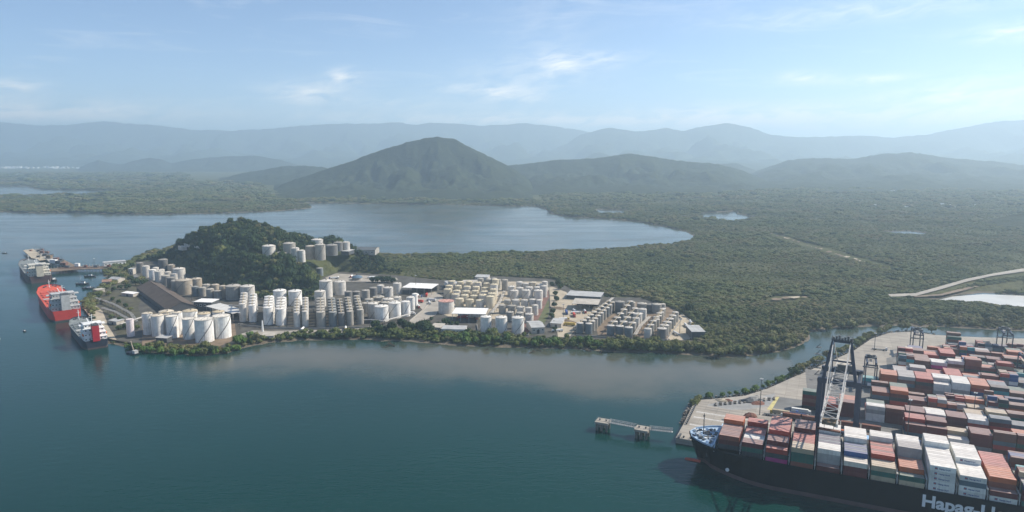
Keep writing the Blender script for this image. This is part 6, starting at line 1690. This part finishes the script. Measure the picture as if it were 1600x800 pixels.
# small things on the empty quay
bl = MB(); bl.box(0, 0, 0, 2.2, 1.1, 1.0); bl.box(0, 0, 1.0, 1.8, .8, .12); BLm = bl.mesh('block', M_ROCK)
for k in range(26):
    x = 1118 + (k % 13) * 7.6; y = 634 - (k % 13) * .75 - (2.6 if k > 12 else 0)
    obj_ = tag(obj('concrete_block', BLm, None, P(x, y, QZ + .02), rnd.uniform(0, 3)), 'small dark concrete block in the two rows on the empty quay', 'block', 'concrete blocks on the quay')
bo = MB(); bo.cyl(0, 0, 0, .9, .55, .45, n=9); bo.cyl(0, 0, .9, 1.3, .8, n=9); BOm = bo.mesh('bollard', M_STEEL)
for k in range(16):
    t = k / 15; p = Vector((*quay_w[0], QZ)).lerp(Vector((*quay_w[1], QZ)), t) if k < 4 else Vector((*quay_w[1], QZ)).lerp(Vector((*quay_w[2], QZ)), (k - 4) / 11)
    p += (ES * 2.2)
    tag(obj('bollard', BOm, None, p), 'dark mooring bollard along the outer edge of the empty quay', 'bollard', 'bollards on the quay edge')
for k in range(7):
    tag(obj('bollard', BOm, None, W(-8 + 4.6 * k, 24.8, QZ)), 'dark mooring bollard on the quay front beside the blue bow', 'bollard', 'bollards at the bow')
def heap(name, label, x, y, r, h, m, z=QZ):
    R = random.Random(int(x * 7 + y)); mb = MB(); n = 12; rows = [(1, 0), (.82, .35), (.5, .75), (.2, 1)]
    vs = []
    for q, zz in rows:
        for j in range(n): w = r * q * R.uniform(.8, 1.2); vs.append((w * 1.6 * math.cos(6.283 * j / n), w * math.sin(6.283 * j / n), h * zz * R.uniform(.85, 1.1)))
    mb.add(vs, [(k * n + j, k * n + (j + 1) % n, (k + 1) * n + (j + 1) % n, (k + 1) * n + j) for k in range(3) for j in range(n)] + [tuple(range(3 * n, 4 * n))])
    tag(obj(name, mb.mesh(name, m), None, P(x, y, z), R.uniform(-.5, .2)), label, 'heap')
heap('scrap_heap', 'dark heap of scrap at the back edge of the empty quay', 1172, 627, 5, 2.6, M_STEEL)
heap('rubble_heap', 'pale heap of rubble beside the dark scrap on the empty quay', 1185, 622, 5, 2.2, M_CONC)
heap('timber_heap', 'long brown heap in front of the dark scrap on the empty quay', 1184, 630, 4, 1.8, M_RUST)
heap('sand_heap', 'small sandy heap at the corner of the empty quay', 1128, 626, 3.5, 1.6, M_SAND)
heap('rust_heap', 'small rust red heap next to the sandy heap on the quay', 1137, 626.5, 2.5, 1.8, M_RUST)
heap('scrap_heap', 'dark brown heap of gear beside the light mast', 1172, 651, 4, 3, M_RUST)
heap('dirt_heap', 'dirt heap at the middle of the sandy lot', 885, 503, 7, 3, M_DIRT, 2.6)
heap('dirt_heap', 'low dirt heap at the upper left of the sandy lot', 872, 482, 6, 2.4, M_DIRT, 2.6)
r = thing('kiosk', 'light blue roofed kiosk between the ship and the maroon stacks', 'kiosk', None, W(107, 68, QZ), -TH)
mb = MB(); mb.box(0, 0, 0, 7, 6, 4); obj('wall', mb.mesh('kiosk_wall', M_BRICK), r)
mb = MB(); mb.box(0, 0, 4, 8, 7, .5); obj('roof', mb.mesh('kiosk_roof', mat('light blue roof', (0.32, 0.5, 0.72), .6)), r)
mb = MB(); mb.box(-1, -3.02, .02, 1.4, .12, 2.4); obj('door', mb.mesh('kiosk_door', M_STEEL), r)
# riprap along the quay bank
def riprap():
    R = random.Random(8); mb = MB()
    line = [P(x, y, 1) for x, y in QUAY[1:15]]
    for a, b in zip(line, line[1:]):
        n = int((b - a).length / 1.6)
        for i in range(n):
            for k in range(2):
                p = a.lerp(b, (i + R.random()) / max(n, 1)); d = Vector((-(b - a).y, (b - a).x, 0)).normalized()
                p += d * R.uniform(-.3, 3.2); s = R.uniform(.7, 1.9)
                mb.box(p.x, p.y, R.uniform(-.6, 1.4), s, s * R.uniform(.6, 1), s * .8, rz=R.uniform(0, 3))
    kind(obj('riprap', mb.mesh('riprap', M_ROCK)), 'stuff', 'loose rock armour along the bank of the quay')
riprap()
# pale buildings of a town at the foot of the far mountains
def town():
    R = random.Random(2); mb = MB()
    for i in range(130):
        x = R.choice([R.gauss(95, 16), R.gauss(45, 25), R.gauss(10, 15)]); y = R.uniform(260.5, 263.5); p = P(x, y, 4)
        mb.box(p.x, p.y, 2, R.uniform(15, 45), R.uniform(12, 30), R.uniform(8, 26), rz=R.uniform(0, 3))
    for i in range(7):
        p = P(R.gauss(1395, 6), R.uniform(299, 303), 4); q = P(R.uniform(1340, 1530), R.uniform(318, 326), 4)
        for w in (p, q): mb.box(w.x, w.y, 3, R.uniform(6, 12), R.uniform(6, 10), R.uniform(6, 9), rz=R.uniform(0, 3))
    kind(obj('distant_town', mb.mesh('town', M_WHITE)), 'stuff', 'scattered pale buildings far off on the plain')
town()

# trees, blocks and bollards of one kind are told apart by their place along the row
bpy.context.view_layer.update()
rows_ = {}
for o in C.objects:
    if o.parent is None and o.get('category') in ('tree', 'block', 'bollard') and o.get('group'): rows_.setdefault((o['group'], o['label']), []).append(o)
for (g, lab), os_ in rows_.items():
    if len(os_) < 2: continue
    os_.sort(key=lambda o: px_of(o.location)[0])
    for i, o in enumerate(os_): o['label'] = f'{lab}, {ORD[i]} from left'
for o in C.objects:
    if o.get('label') and len(o['label'].split()) > 16: print('LONG', len(o['label'].split()), o['label'])

# dead trees and snags lying on the mud in front of the terminal
def snag(x, y, sz, label):
    R = random.Random(int(x)); p = P(x, y, .1); root = thing('dead_tree', label, 'dead tree', 'snags on the mud', p, R.uniform(0, 3))
    mb = MB(); mb.tube((-sz, 0, .1), (sz, .4, sz * .35), sz * .10, n=7); obj('trunk', mb.mesh('snag_trunk', M_TRUNK), root)
    mb = MB()
    for k in range(7):
        q = -sz * .2 + k * sz * .18; mb.tube((q, 0, sz * .2), (q + R.uniform(-.6, .8) * sz, R.uniform(-.6, .6) * sz, sz * R.uniform(.3, 1.1)), sz * .04, n=5)
    obj('branch', mb.mesh('snag_branch', M_TRUNK), root)
for x, y, sz, lb in ((612, 540, 5.5, 'dark fallen tree on the mud below the middle cluster'), (603, 543, 3, 'small dark snag just left of the fallen tree on the mud'), (831, 551, 3.6, 'thin dark snag standing in the shallows below the pale grey shed'), (842, 548, 3.0, 'dark snag on the mud right of the thin one in the shallows'),
                     (918, 549, 4.5, 'dark snags on the mud below the left end of the dark tank farm'), (940, 551, 3.4, 'low dark driftwood below the dark tank farm'), (1060, 556, 3.0, 'small driftwood on the mud near the river mouth'), (760, 547, 2.6, 'small driftwood on the mud below the three white tanks'), (420, 541, 3.0, 'driftwood beside the flat roofed hut on the shore')):
    snag(x, y, sz, lb)
